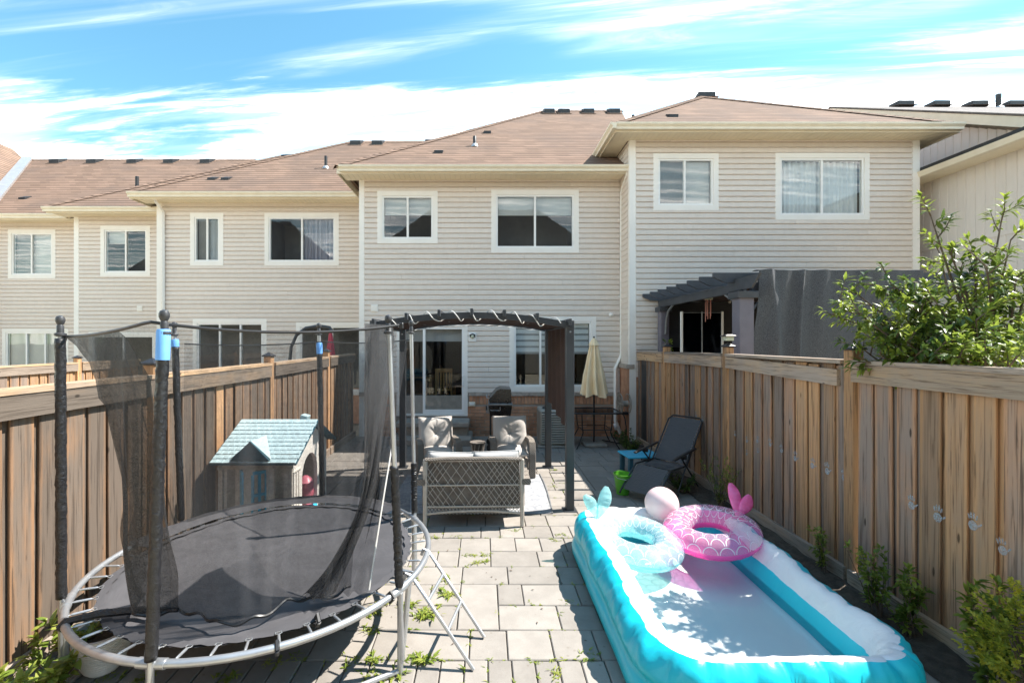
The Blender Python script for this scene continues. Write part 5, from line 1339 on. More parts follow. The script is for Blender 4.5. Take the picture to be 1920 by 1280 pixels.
MB().tube([(0, 0, 0), (-.02, -.10, -.01), (-.03, -.20, -.04)], .032, 10).build('tube', 'vinyl_white', MB_b, True); MB().tube([(-.028, -.19, -.038), (-.034, -.225, -.048)], .038, 10).build('sleeve', 'vinyl_white', MB_b, True)

# dining set inside the door
dt = thing('dining_table', 'pale wooden dining table inside the sliding door', 'table', (-1.75, 11.4, .49))
MB().cbox(-.6, .45, -.45, .45, .70, .74, .008).build('top', 'oak', dt)
for sx in (-.54, .39):
    for sy in (-.39, .39): MB().cbox(sx - .04, sx + .04, sy - .04, sy + .04, 0, .70, .006).build('leg', 'oak', dt)
def dining_chair(loc, rz, label):
    t = thing('dining_chair', label, 'chair', loc, rz, 'dining chairs inside the door')
    MB().cbox(-.21, .21, -.2, .2, .43, .46, .008).build('seat', 'oak', t)
    for sx in (-.19, .19):
        MB().cbox(sx - .018, sx + .018, -.19, -.155, 0, .43, .004).build('leg', 'oak', t); MB().cbox(sx - .018, sx + .018, .16, .20, 0, .95, .004).build('leg', 'oak', t)
    MB().cbox(-.21, .21, .165, .195, .88, .97, .006).build('top_rail', 'oak', t)
    for i in range(5): MB().cbox(-.14 + i * .07 - .016, -.14 + i * .07 + .016, .172, .19, .46, .88, .003).build('slat', 'oak', t)
dining_chair((-1.05, 10.75, .49), R(200), 'slatted wooden dining chair just inside the glass door')
dining_chair((-1.0, 11.9, .49), R(100), 'slatted wooden dining chair at the end of the indoor table')

# ================================================================== pool
PCX, PCY, PA, PB = 1.68, 3.52, .85, 1.25
pool = thing('inflatable_pool', 'turquoise and white inflatable pool half filled beside the fence', 'pool', (PCX, PCY, 0))
def rr_pt(t, a, b, r_):                                   # t in 0..1 round a rounded rectangle, with outward normal
    sa, sb = a - r_, b - r_; arc = math.pi / 2 * r_; per = 4 * (sa + sb) + 4 * arc; s = (t % 1) * per
    segs = [(2 * sb, 'L', (a, -sb), (0, 1), (1, 0)), (arc, 'A', (sa, sb), 0, None), (2 * sa, 'L', (sa, b), (-1, 0), (0, 1)), (arc, 'A', (-sa, sb), 90, None),
            (2 * sb, 'L', (-a, sb), (0, -1), (-1, 0)), (arc, 'A', (-sa, -sb), 180, None), (2 * sa, 'L', (-sa, -b), (1, 0), (0, -1)), (arc, 'A', (sa, -sb), 270, None)]
    for L_, k, p, d_, n_ in segs:
        if s <= L_ + 1e-9:
            if k == 'L': return (p[0] + d_[0] * s, p[1] + d_[1] * s), n_
            an = R(d_) + s / r_; return (p[0] + r_ * math.cos(an), p[1] + r_ * math.sin(an)), (math.cos(an), math.sin(an))
        s -= L_
    return (a, -sb), (1, 0)
def pool_surf(t, prof, j):
    (x, y), (nx, ny) = rr_pt(t, PA, PB, .46); d_, z_ = prof[j]
    k = j / (len(prof) - 1)
    # soft, under-filled wall: folds and a lazy outline
    zs = 1 - .05 * math.sin(t * 2 * math.pi * 3 + 1) - .04 * mnoise.noise((t * 9, 2, 0))
    rid = lambda q_: (1 - abs(mnoise.noise(q_))) ** 6
    fold = rid((x * 4.2 + z_ * 3, y * 4.2 - z_ * 3, 3.3)) * .030 + rid((x * 8.5 - z_ * 5, y * 8.5 + z_ * 4, 8.1)) * .016
    wr = .02 * mnoise.noise((x * 2.6, y * 2.6, z_ * 3)) * min(1, z_ / .15) - fold * max(0, min(1, (z_ - .20) / .12)) * (1 if d_ < .2 else .35)
    dd = d_ * (1 + .25 * max(0, -nx) * (d_ > .085)) - wr; zz = z_ * zs * .93 + wr * .5
    return Vector((x - nx * dd + .05 * max(0, -nx) * min(1, zz / .4) ** 1.3 * (1 if d_ < .21 else max(0, 1 - (d_ - .21) / .055)), y - ny * dd, max(.002, zz)))
OUT = [(.06, 0), (.015, .05), (0, .11), (.015, .17), (.035, .195), (.012, .225), (0, .28), (.01, .34), (.035, .39), (.085, .42)]
WHT = [(.085, .42), (.105, .424), (.135, .415), (.17, .385), (.205, .335), (.232, .275)]
INN = [(.232, .275), (.25, .22), (.263, .16), (.268, .10), (.268, .06)]
for nm, pf, mt in (('outer_wall', OUT, 'pool_teal'), ('rim_band', WHT, 'pool_white'), ('inner_wall', INN, 'pool_teal')):
    n = 420; m = len(pf) - 1
    MB().grid(lambda u, v: pool_surf(u, pf, round(v * m)), n, m, closed_u=True).build(nm, mt, pool, 'all', fix=False)
def disc(inset, z, nm, mt, amp=0):
    n = 120; loop = []
    for i in range(n):
        (x, y), (nx, ny) = rr_pt(i / n, PA, PB, .46); loop.append((x - nx * inset, y - ny * inset))
    mb = MB(); rings = 10
    for j in range(rings):
        k = 1 - j / rings
        for x, y in loop: mb.v.append((x * k, y * k, z + amp * mnoise.noise((x * k * 4, y * k * 4, 5))))
    mb.v.append((0, 0, z))
    for j in range(rings - 1):
        for i in range(n): mb.f.append((j * n + i, j * n + (i + 1) % n, (j + 1) * n + (i + 1) % n, (j + 1) * n + i))
    for i in range(n): mb.f.append(((rings - 1) * n + i, (rings - 1) * n + (i + 1) % n, rings * n))
    return mb.build(nm, mt, pool, 'all', fix=False)
MB().tube([pool_surf(i / 300, [(.036, .195), (.036, .195)], 0) for i in range(300)], .007, 5, closed=True).build('seam', 'pool_teal', pool, 'all')
disc(.266, .065, 'floor', 'pool_floor', .006); 
wt = disc(.262, .135, 'water', 'water', 0)

def torus_uv(name, mat, parent, Rr, rt, M, nu=72, nv=28):
    vs, fs = [], []
    for i in range(nu):
        a = 2 * math.pi * i / nu
        for j in range(nv):
            b = 2 * math.pi * j / nv; pk = 1 + .012 * math.sin(a * 26) * (math.sin(b) < .2) 
            r_ = Rr + rt * math.cos(b) * pk; vs.append(M @ Vector((r_ * math.cos(a), r_ * math.sin(a), rt * .80 * math.sin(b) * pk)))
    uvs = []
    for i in range(nu):
        for j in range(nv):
            fs.append((i * nv + j, ((i + 1) % nu) * nv + j, ((i + 1) % nu) * nv + (j + 1) % nv, i * nv + (j + 1) % nv))
            uvs += [(i / nu, j / nv), ((i + 1) / nu, j / nv), ((i + 1) / nu, (j + 1) / nv), (i / nu, (j + 1) / nv)]
    me = bpy.data.meshes.new(name); me.from_pydata(vs, [], fs); me.materials.append(M_[mat]); l_ = me.uv_layers.new(name='UVMap')
    l_.data.foreach_set('uv', [c for q_ in uvs for c in q_]); me.polygons.foreach_set('use_smooth', [True] * len(fs))
    o = bpy.data.objects.new(name, me); return link(o, parent)
def fin(parent, base, tip, width, thick, mat, side):
    a, b = Vector(base), Vector(tip); ax0 = (b - a); L_ = ax0.length; zx = ax0.normalized(); sx = (Vector(side) - zx * Vector(side).dot(zx)).normalized(); ny = zx.cross(sx)
    def f(u, v):
        an = 2 * math.pi * u; w_ = width * (math.sin(math.pi * min(1, .06 + .9 * v)) ** .75) * (.55 + .6 * v) ; th = thick * math.sin(math.pi * min(1, .05 + .93 * v)) ** .6
        off = sx * (.18 * width * math.sin(v * 2.6)); return a + zx * (L_ * v) + off + sx * (math.cos(an) * w_ / 2) + ny * (math.sin(an) * th / 2 * (1 + .12 * math.sin(v * 40)))
    MB().grid(f, 22, 20, closed_u=True).build('tail_fin', mat, parent, 'all', fix=False)
rt_ = thing('swim_ring', 'clear teal mermaid-scale swim ring with a tail fin, floating in the pool', 'swim ring', (1.36, 4.03, 0))
torus_uv('tube', 'ring_teal', rt_, .285, .125, Matrix.Translation((0, 0, .30)) @ Matrix.Rotation(R(5), 4, 'X') @ Matrix.Rotation(R(4), 4, 'Y'))
fb = Vector((-.27, .30, .38)); tp = fb + Vector((0, 0, .02))
fin(rt_, fb, fb + Vector((-.13, .03, .21)), .13, .06, 'film_teal', (1, 0, 0)); fin(rt_, fb, fb + Vector((.09, .05, .30)), .15, .06, 'film_teal', (1, .1, 0))
rp2 = thing('swim_ring', 'hot pink mermaid-scale swim ring with a tail fin, by the fence side of the pool', 'swim ring', (2.06, 4.07, 0))
torus_uv('tube', 'ring_pink', rp2, .285, .125, Matrix.Translation((0, 0, .375)) @ Matrix.Rotation(R(4), 4, 'X') @ Matrix.Rotation(R(-7), 4, 'Y'))
fb = Vector((.32, .14, .45))
fin(rp2, fb, fb + Vector((-.02, .10, .28)), .13, .06, 'film_pink', (1, 0, 0)); fin(rp2, fb, fb + Vector((.12, .02, .20)), .14, .07, 'film_pink', (1, 0, 0))
bl = MB().ball((0, 0, 0), .165, 32, 20).build('beach_ball', 'ball_pink', None, 'all'); bl.location = (1.79, 4.52, .455); tag(bl, 'plain pale pink ball between the two swim rings', 'ball')
MB().lathe([(.008, 0), (.012, .006), (.004, .01)], 8, (.03, -.08, .138)).build('valve', 'ball_pink', bl)

# ================================================================== reclining chair, table, bucket
zc = thing('reclining_chair', 'black zero-gravity reclining chair by the fence, beyond the pool', 'chair')
hip, knee, foot, head = Vector((2.62, 6.35, .38)), Vector((2.27, 6.04, .40)), Vector((2.0, 5.80, .13)), Vector((3.0, 6.67, .95))
sv = Vector((.66, -.75, 0)).normalized() * .25
def sling_(nm, a, b, w, sag, mt='sling'):
    nrm = (b - a).cross(sv).normalized()
    return MB().grid(lambda u, v: a.lerp(b, v) + sv * w * (2 * u - 1) + nrm * sag * math.sin(v * math.pi) * (.6 + .4 * math.sin(u * math.pi)), 10, 14).build(nm, mt, zc, 'all', fix=False)
sling_('backrest', hip + Vector((0, 0, .02)), head, .9, .02); sling_('seat', knee + Vector((.02, .02, 0)), hip, .9, .03); sling_('leg_rest', foot, knee, .88, -.02)
hd_ = (head - hip).normalized()
MB().tube([hip - sv, head - sv - hd_ * .04, head - sv * .8 + hd_ * .03, head + sv * .8 + hd_ * .03, head + sv - hd_ * .04, hip + sv], .0125, 8).build('back_frame', 'black_plastic', zc, True)
for s in (-1, 1):
    MB().tube([foot + sv * s + Vector((-.04, -.035, -.05)), foot + sv * s, knee + sv * s, knee.lerp(hip, .5) + sv * s, hip + sv * s], .0125, 8).build('seat_frame', 'black_plastic', zc, True)
    a = hip.lerp(knee, .9) + sv * s * 1.12 + Vector((-.02, -.02, .14)); b = hip.lerp(head, .34) + sv * s * 1.12 + Vector((.03, .03, .02))
    MB().cbox(-.022, .022, -.012, .012, 0, (b - a).length, .006, look(a, b)[0]).build('armrest', 'black_plastic', zc)
    c = a.lerp(b, .45); f1 = hip.lerp(knee, 1.0) + sv * s; f1.z = 0; f2 = hip.lerp(head, .75) + sv * s; f2.z = 0
    MB().tube([a.lerp(b, .3), f2], .011, 8).build('leg', 'black_plastic', zc, True); MB().tube([a.lerp(b, .75), Vector((f1.x + .12, f1.y + .1, 0))], .011, 8).build('leg', 'black_plastic', zc, True)
    MB().cbox(-.03, .03, -.03, .03, -.06, .0, .006, Matrix.Translation(c)).build('lock', 'black_plastic', zc)
for yq in (.75,):
    f2 = hip.lerp(head, .75); f2.z = .012; MB().tube([f2 - sv, f2 + sv], .011, 8).build('foot_bar', 'black_plastic', zc, True)
f1 = knee + Vector((.12, .1, 0)); f1.z = .012; MB().tube([f1 - sv, f1 + sv], .011, 8).build('foot_bar', 'black_plastic', zc, True)
lc = MB()
for a, b, w_ in ((hip, head, 1), (foot, knee, 1)):
    for s in (-1, 1):
        for i in range(14):
            t = .04 + .9 * i / 14; lc.tube([a.lerp(b, t) + sv * s * .88, a.lerp(b, t + .03) + sv * s, a.lerp(b, t + .06) + sv * s * .88], .0035, 4)
lc.build('lacing', 'steel_dull', zc, kind='stuff')
bt = thing('low_table', 'small blue plastic table behind the reclining chair', 'table', (2.46, 7.1, 0), R(6))
MB().cbox(-.28, .28, -.22, .22, .29, .32, .01).build('top', 'teal_plastic', bt)
for sx in (-.22, .22):
    for sy in (-.16, .16): MB().cbox(sx - .035, sx + .035, sy - .03, sy + .03, 0, .29, .008).build('leg', 'play_dark', bt)
bk = thing('bucket', 'lime green plastic bucket below the leg rest', 'bucket', (1.90, 6.16, 0))
MB().lathe([(.085, 0), (.12, .26), (.128, .262), (.128, .28), (.118, .28), (.08, .02)], 22).build('pail', 'green_plastic', bk, True)
MB().tube([(-.12, 0, .265), (-.10, -.09, .24), (0, -.135, .225), (.10, -.09, .24), (.12, 0, .265)], .004, 6).build('handle', 'steel', bk, True)
gl_ = thing('garden_light', 'little black solar stake lamp near the fence foot', 'lamp', (ax(1203, 7.9), 7.9, 0))
MB().tube([(0, 0, 0), (0, 0, .13)], .012, 6).build('stake', 'black_plastic', gl_); MB().lathe([(.03, .13), (.04, .16), (.04, .23), (.05, .235), (.045, .255)], 12).build('head', 'black_plastic', gl_, True)

# ================================================================== neighbouring gardens
np_ = thing('wooden_pergola', 'dark grey wooden pergola with purple posts in the neighbouring garden', 'pergola')
NX, NYF, NYB, NX2 = 3.62, 6.26, 9.05, 6.9; NZ = 2.80
for x, y, s in ((NX, NYF, .10), (NX, NYB, .085), (NX2, NYF, .10)):
    p_ = MB().cbox(x - s, x + s, y - s, y + s, 0, NZ, .008).build('post', 'purple_post', np_)
    MB().cbox(x - s - .04, x + s + .04, y - s - .04, y + s + .04, NZ - .10, NZ - .005, .006).build('collar', 'charcoal_wood', p_)
MB().cbox(NX - .03, NX + .03, NYF - .05, NYB + .2, NZ, NZ + .14, .006).build('beam', 'charcoal_wood', np_); MB().cbox(NX2 - .03, NX2 + .03, NYF - .05, NYB + .2, NZ, NZ + .14, .006).build('beam', 'charcoal_wood', np_)
MB().cbox(NX + .1, NX2 + .5, NYF - .03, NYF + .03, NZ, NZ + .14, .006).build('beam', 'charcoal_wood', np_)
for i in range(8):
    y = NYF + .12 + (NYB + .05 - NYF) * i / 7; z = NZ + .142
    MB().prism([(NX - .36, z + .075), (NX - .20, z + .0), (NX2 + .45, z + .0), (NX2 + .45, z + .14), (NX - .36, z + .14)], 'y', y - .02, y + .02).build('rafter', 'charcoal_wood', np_)
MB().prism([(NYF - .48, NZ + .19), (NYF - .30, NZ + .02), (NYF + .3, NZ + .02), (NYF + .3, NZ + .19)], 'x', NX - .06, NX - .032).build('beam_tail', 'charcoal_wood', np_)
for y, s in ((NYF, 1), (NYB, -1)):
    MB().tube([(NX, y + s * .10, NZ - .55), (NX, y + s * .13, NZ - .28), (NX, y + s * .24, NZ - .10), (NX, y + s * .45, NZ + .0)], .022, 6).build('brace', 'steel_dull', np_, True)
MB().tube([(NX + .1, NYF, NZ - .5), (NX + .14, NYF, NZ - .25), (NX + .28, NYF, NZ - .08), (NX + .42, NYF, NZ)], .022, 6).build('brace', 'steel_dull', np_, True)
MB().box(NX + .05, NX2, NYB + .0, NYB + .03, 1.98, NZ + .1).build('valance', 'valance_cloth', np_); MB().box(NX + .04, NX2, NYF + .5, NYB, NZ + .115, NZ + .125).build('canopy', 'brown_canopy', np_)
cl = thing('shade_cloth', 'dark grey felt cloth draped over the purple-post pergola beam', 'cloth')
def cloth(u, v):
    x = ax(1420, 6.2) + (ax(1727, 6.2) - ax(1420, 6.2)) * u - (.17 * v ** 1.5) * (1 - u) ** 6 + .012 * math.sin(v * 5 + u * 9); z = 3.09 - 1.5 * v
    return Vector((x, 6.17 - .012 * math.sin(u * 13) * (.3 + v) - .045 * math.exp(-((u - .26 + .02 * v) / .012) ** 2) - .05 * mnoise.noise((u * 5, v * 1.2, 3)) - .03 * mnoise.noise((u * 16 + v, v * .8, 6)) - .06 * math.exp(-((u - .05 - .10 * v) / .03) ** 2), z + .008 * mnoise.noise((u * 9, 0, 0)) * (1 - v)))
MB().grid(cloth, 160, 20).build('drape', 'felt_cloth', cl, 'all', fix=False)
MB().grid(lambda u, v: Vector((cloth(u, 0).x, cloth(u, 0).y + .16 * v, cloth(u, 0).z + .012 * math.sin(v * 3.1))), 60, 4).build('fold', 'felt_cloth', cl, 'all', fix=False)
sg = thing('glass_screen', 'smoked glass privacy screen with white uprights under the neighbouring pergola', 'screen')
Ys = 8.5
for px_ in (1278, 1354): MB().cbox(ax(px_, Ys) - .02, ax(px_, Ys) + .02, Ys - .02, Ys + .02, 0, az(584, Ys), .004).build('upright', 'vinyl_white', sg)
MB().cbox(ax(1316, Ys) - .012, ax(1316, Ys) + .012, Ys - .012, Ys + .02, 0, az(584, Ys), .003).build('upright', 'steel_dull', sg)
for a, b in ((1280, 1315), (1317, 1352)): MB().box(ax(a, Ys), ax(b, Ys), Ys - .004, Ys + .004, .1, az(584, Ys) - .005).build('pane', 'smoked_glass', sg)
MB().tube([(ax(1280, Ys), Ys, az(586, Ys)), (ax(1352, Ys), Ys, az(586, Ys))], .008, 5).build('rail', 'steel_dull', sg)
dk = bpy.data.objects.new('patio_door', None); link(dk, hr)
Yd = YR - .05; MB().box(ax(1258, Yd), ax(1420, Yd), Yd - .0, Yd + .02, .2, az(590, Yd)).build('glazing', 'black_gloss', dk); MB().box(ax(1252, Yd), ax(1258, Yd), Yd - .02, Yd + .02, .2, az(588, Yd)).build('jamb', 'trim', dk)
wc = thing('wind_chime', 'patterned metal lantern chime hanging in the neighbouring pergola', 'wind chime', (ax(1328, 7.9), 7.9, az(545, 7.9)))
MB().lathe([(.07, -.16), (.075, -.155), (.075, .0), (.07, .005)], 18).build('lantern', 'lamp_glass', wc, True); MB().tube([(0, 0, 0), (0, 0, .25)], .003, 4).build('cord', 'black_plastic', wc)
for i in range(5):
    a = 2 * math.pi * i / 5; MB().tube([(.045 * math.cos(a), .045 * math.sin(a), -.16), (.045 * math.cos(a), .045 * math.sin(a), -.45 - .05 * (i % 3))], .007, 6).build('chime_tube', 'cord_pink', wc, True)
sb = thing('string_lights', 'clear bulbs strung under the neighbouring pergola canopy', 'string lights')
pts = [Vector((ax(px_, 8.3), 8.3, az(py_, 8.3))) for px_, py_ in ((1282, 556), (1290, 560), (1307, 553), (1340, 548), (1368, 566), (1409, 560))]
MB().tube([p + Vector((0, 0, .05)) for p in pts], .004, 4).build('cord', 'black_plastic', sb)
for p in pts[1:]: 
    b = MB().ball(p, .027, 10, 8).build('light_bulb', 'bulb', sb, True)
hw_ = thing('storage_box', 'dark lidded box beside the neighbouring pergola post', 'box', (ax(1222, 8.9), 8.9, 0)); MB().cbox(-.16, .16, -.15, .15, 0, 1.86, .02).build('body', 'black_plastic', hw_); MB().cbox(-.17, .17, -.16, .16, 1.86, 1.90, .01).build('lid', 'black_plastic', hw_)
# hanging umbrella on a curved post, shady side
cu = thing('hanging_umbrella', 'closed red umbrella hanging from a curved dark post beyond the fence', 'umbrella')
Yu = 9.2; P = [at(543, 760, Yu), at(543, 680, Yu), at(546, 650, Yu), at(556, 628, Yu), at(574, 615, Yu), at(598, 611, Yu), at(618, 614, Yu), at(624, 622, Yu)]
MB().tube(P, .035, 8).build('post', 'charcoal', cu, True)
def red(u, v):
    a = 2 * math.pi * u; r_ = .03 + .115 * v + .03 * v * math.cos(a * 6); c = at(620, 622, Yu); return c + Vector((r_ * math.cos(a), r_ * math.sin(a), -1.0 * v))
MB().grid(red, 48, 10, closed_u=True).build('canopy', 'red_cloth', cu, 'all', fix=False); MB().lathe([(.03, -.02), (.05, 0), (.03, .06), (.01, .08)], 10, at(620, 622, Yu)).build('hub', 'charcoal', cu, True)

# ================================================================== plants
def leaf(mb, p, d, n, L_, w, bend=.25):
    d = d.normalized(); s = d.cross(n)
    if s.length < 1e-4: s = d.cross(Vector((1, 0, 0)))
    s.normalize(); n = s.cross(d).normalized()
    m1 = p + d * L_ * .38 + n * L_ * .06; t = p + d * L_ - n * L_ * bend; m2 = p + d * L_ * .72 - n * L_ * bend * .35
    b = len(mb.v)
    mb.v += [tuple(q_) for q_ in (p, m1 + s * w / 2 + n * w * .12, m1 - n * w * .02, m1 - s * w / 2 + n * w * .12, m2 + s * w * .33 + n * w * .06, m2, m2 - s * w * .33 + n * w * .06, t)]
    mb.f += [tuple(b + i for i in f) for f in ((0, 1, 2), (0, 2, 3), (1, 4, 5, 2), (2, 5, 6, 3), (4, 7, 5), (5, 7, 6))]
def rvec(r): 
    while True:
        v = Vector((r.uniform(-1, 1), r.uniform(-1, 1), r.uniform(-1, 1)))
        if .05 < v.length < 1: return v.normalized()
def sprig(mb, st, a, b, r, L_, w, n, droop=.3):
    if st is not None: st.tube([a, a.lerp(b, .5) + rvec(r) * .01, b], [.006, .0045, .0025], 4)
    ax1 = (b - a).normalized()
    for i in range(n):
        t = .12 + .88 * (i + r.random() * .5) / n; p = a.lerp(b, t); side = rvec(r); side = (side - ax1 * side.dot(ax1)).normalized()
        d = (ax1 * (.45 + .5 * t) + side * .8 + Vector((0, 0, -droop * r.random()))).normalized()
        leaf(mb, p, d, (Vector((0, 0, 1)) + rvec(r) * .35).normalized(), L_ * r.uniform(.65, 1.15), w * r.uniform(.7, 1.15))
    for _ in range(3): leaf(mb, b, (ax1 + rvec(r) * .5).normalized(), Vector((0, 0, 1)), L_ * .75, w * .8)
def tree():
    r = random.Random(31); t = thing('garden_tree', 'leafy young tree leaning over the fence with long glossy leaves', 'tree', (4.05, 3.6, 0))
    O = Vector((4.05, 3.6, 0)); tk = MB(); st = MB(); lf = MB(); lfd = MB()
    tk.tube([(0, 0, 0), (.02, .03, .7), (-.03, .02, 1.4), (.0, .0, 1.9)], [.05, .045, .038, .03], 8)
    tips = []
    # limbs towards the measured outline of the crown (picture x, y, depth)
    T = [(1575, 560, 3.75), (1560, 590, 3.8), (1600, 545, 3.9), (1650, 535, 3.8), (1668, 530, 3.6), (1745, 405, 3.7), (1780, 470, 3.6), (1760, 470, 3.9), (1880, 400, 3.7), (1895, 450, 3.5), (1830, 480, 3.6), (1850, 500, 3.3),
         (1905, 520, 3.4), (1940, 470, 3.5), (1960, 560, 3.3), (1925, 610, 3.2), (1600, 640, 3.7), (1625, 600, 3.5), (1690, 570, 3.5), (1720, 530, 3.5), (1750, 560, 3.3), (1800, 540, 3.4), (1830, 600, 3.2), (1780, 640, 3.3),
         (1700, 640, 3.4), (1650, 650, 3.5), (1880, 640, 3.2), (1740, 600, 3.8), (1860, 560, 4.1), (1700, 600, 4.1), (1820, 560, 4.0), (1900, 590, 3.9), (1980, 620, 3.6), (2040, 560, 3.7), (2080, 620, 3.4), (2000, 480, 3.9),
         (1612, 668, 3.62), (1650, 664, 3.5), (1700, 666, 3.34), (1750, 664, 3.16), (1800, 668, 2.98), (1850, 670, 2.84), (1905, 672, 2.70), (1680, 645, 3.5), (1780, 640, 3.2), (1860, 640, 2.95), (1740, 615, 3.45), (1830, 625, 3.3), (1900, 640, 2.9), (1660, 610, 3.7)]
    for i, (x, y, Y) in enumerate(T):
        tip = at(x, y, Y) - O; root = Vector((r.uniform(-.04, .04), r.uniform(-.04, .04), r.uniform(1.1, 1.9)))
        m_ = root.lerp(tip, .5) + Vector((0, 0, .10)) + rvec(r) * .05
        st.tube([root, m_, tip], [.016, .010, .004], 5)
        big = 2 if i in (5, 8) else 5
        for k in range(9):
            tt = .40 + .60 * (k / 8); p = (root.lerp(m_, tt * 2) if tt < .5 else m_.lerp(tip, tt * 2 - 1))
            d = ((tip - root).normalized() * .6 + rvec(r) * .8 + Vector((0, 0, .25))).normalized()
            if i in (5, 8) and k < 6: continue
            sprig(lf if r.random() < .74 else lfd, st, p, p + d * r.uniform(.10, .22), r, .088, .029, r.randint(11, 16))
    tk.build('trunk', 'bark', t, True); st.build('branches', 'bark', t, True, kind='stuff'); c = lf.build('crown', 'leaf', t, fix=False, kind='stuff'); lfd.build('crown', 'leaf_dark', t, fix=False, kind='stuff')
tree()
def boxwood():
    r = random.Random(8); O = Vector((2.90, 2.28, 0)); t = thing('boxwood_shrub', 'yellow-green boxwood shrub at the fence foot in the front corner', 'shrub', O)
    lf = MB(); st = MB()
    for i in range(240):
        d = rvec(r); d.z = abs(d.z) * .9 + .05; d.normalize(); c = Vector((d.x * .25, d.y * .28, .34 + d.z * .42)) * r.uniform(.75, 1.02)
        c.x = min(c.x, .24); b = c + (d + Vector((0, 0, .5))).normalized() * r.uniform(.05, .12)
        sprig(lf, None, c, b, r, .030, .017, 13, .1)
    for i in range(900):
        d = rvec(r); c = Vector((d.x * .21, d.y * .24, .38 + d.z * .34)) * r.uniform(.5, 1); leaf(lf, c, rvec(r), rvec(r), .03, .017)
    for i in range(14): a = rvec(r); st.tube([(a.x * .03, a.y * .03, 0), (a.x * .1, a.y * .1, .3), (a.x * .17, a.y * .18, .55)], [.008, .006, .003], 5)
    st.build('stems', 'bark', t, True, kind='stuff'); lf.build('foliage', 'leaf_box', t, fix=False, kind='stuff')
boxwood()
def sapling(loc, h, n, seed, label, mat='leaf', L_=.07, w=.028, spread=.12):
    r = random.Random(seed); t = thing('leafy_weed', label, 'plant', loc); st = MB(); lf = MB()
    for i in range(n):
        tip = Vector((r.uniform(-spread, spread) - .03, r.uniform(-spread, spread), h * r.uniform(.55, 1))); root = Vector((r.uniform(-.03, .03), r.uniform(-.03, .03), 0))
        m_ = root.lerp(tip, .5) + rvec(r) * .02; st.tube([root, m_, tip], [.005, .004, .002], 4)
        for k in range(5):
            tt = .25 + .75 * k / 4; p = root.lerp(m_, tt * 2) if tt < .5 else m_.lerp(tip, tt * 2 - 1)
            sprig(lf, None, p, p + (rvec(r) * .6 + Vector((0, 0, .7))).normalized() * .05, r, L_, w, 5, .2)
    st.build('stem', 'bark', t, True); lf.build('leaves', mat, t, fix=False, kind='stuff')
sapling((2.93, 5.55, 0), .62, 16, 2, 'feathery green shrub growing at the fence near the pool end', 'leaf', .05, .014, .2)
sapling((3.06, 4.02, .0), .42, 6, 4, 'slim yellow-green sprout at the kickboard beside the white pool rim', 'weed', .05, .022, .05)
sapling((2.98, 3.38, .0), .50, 9, 5, 'broad-leaved green weed at the kickboard behind the pool', 'leaf', .06, .025, .12)
sapling((3.0, 3.16, .0), .50, 9, 6, 'twin-stemmed green weed at the kickboard nearer the boxwood', 'leaf', .06, .03, .1)
sapling((2.97, 2.62, .0), .66, 8, 7, 'tall big-leaved weed leaning out of the boxwood', 'leaf', .085, .04, .12)
sapling((2.72, 6.15, .0), .22, 8, 8, 'low leafy ground plant below the reclining chair', 'leaf_dark', .07, .03, .25)
sapling((2.78, 8.75, .0), .30, 10, 9, 'dark leafy plant at the corner below the hose reel', 'leaf_dark', .07, .03, .22)
sapling((2.75, 8.3, .0), .20, 8, 10, 'low variegated plant beside the fence before the hose reel', 'leaf_dark', .06, .03, .2)
sapling((ax(1262, 8.0), 8.2, 1.45), .75, 5, 12, 'bright green plant showing left of the smoked glass screen', 'leaf', .07, .03, .12)
sapling((-2.55, 2.62, 0), .26, 7, 14, 'bright weed clump by the fence in the near corner', 'weed', .09, .04, .22)
sapling((-2.62, 2.95, 0), .30, 6, 15, 'bright weed clump beside the white pot', 'weed', .09, .04, .18)
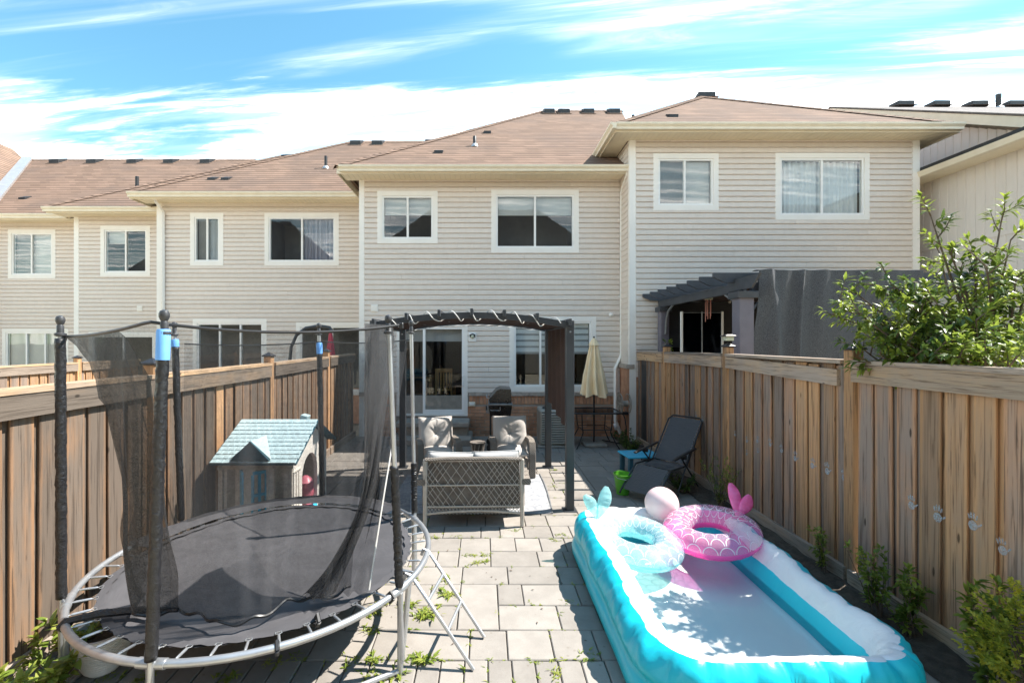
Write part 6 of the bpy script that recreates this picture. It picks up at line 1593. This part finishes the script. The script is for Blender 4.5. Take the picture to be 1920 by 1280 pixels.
# weeds in the paving joints
def joint_weeds():
    r = random.Random(77); mb = MB()
    def blade(x, y, h, n):
        for _ in range(n):
            a = r.uniform(0, 6.283); d = Vector((math.cos(a), math.sin(a), r.uniform(.15, 1.0))).normalized()
            leaf(mb, Vector((x + r.uniform(-.012, .012), y + r.uniform(-.012, .012), -.006)), d, Vector((0, 0, 1)), h * r.uniform(.5, 1.2), h * r.uniform(.12, .28), .35)
    js = [j for j in JOINTS if 2.6 < j[2] < 7.2]
    for _ in range(560):
        x0, x1, y0, y1 = r.choice(js)
        if r.random() < .55: x, y = r.uniform(x0, x1), y0
        else: x, y = x0, r.uniform(y0, y1)
        if not -1.6 < x < 1.2: continue
        near = math.exp(-((x + .45) / .5) ** 2) * math.exp(-((y - 3.2) / .7) ** 2)
        h = r.uniform(.018, .04) + .05 * near * r.random(); blade(x, y, h, r.randint(4, 8))
    # denser clumps round the near trampoline leg and ladder
    spots = [(ax(px_, 1753.5 / (py_ - 640)), 1753.5 / (py_ - 640), s) for px_, py_, s in ((700, 1240, .07), (660, 1236, .05), (770, 1235, .08), (800, 1238, .09), (690, 1180, .06), (790, 1150, .11), (810, 1152, .1), (770, 1135, .09), (840, 1112, .09), (835, 1085, .07), (715, 1130, .08), (700, 1150, .07),
             (900, 1052, .06), (913, 1040, .06), (880, 1040, .05), (700, 1262, .06), (740, 1270, .08), (520, 1245, .05), (555, 1235, .05), (250, 1195, .06), (270, 1200, .06), (280, 1270, .06), (430, 1268, .07), (210, 1268, .05), (1040, 1012, .05), (1055, 1004, .05), (1065, 1130, .04), (1105, 1230, .05),
             (1035, 912, .05), (1040, 880, .05), (858, 1005, .04), (810, 1006, .04), (965, 993, .05), (1002, 1130, .03), (1000, 1240, .04), (1048, 1262, .05))]
    for x, y, s in spots:
        for _ in range(9): blade(x + r.gauss(0, .035), y + r.gauss(0, .02), s * r.uniform(.5, 1), 5)
    o = mb.build('joint_weeds', 'weed', None, fix=False); tag(o, 'small green weeds growing in the paving joints', 'weeds', kind='stuff')
    # dropped leaves and crumbs
    mb2 = MB()
    for _ in range(170):
        x, y = r.uniform(-1.5, 2.6), r.uniform(2.7, 9.2); a = r.uniform(0, 6.283)
        leaf(mb2, Vector((x, y, .004)), Vector((math.cos(a), math.sin(a), .05)), Vector((0, 0, 1)), r.uniform(.012, .035), r.uniform(.006, .014), -.1)
    o = mb2.build('leaf_litter', 'bark', None, fix=False); tag(o, 'dry leaf bits scattered on the paving', 'litter', kind='stuff')
joint_weeds()
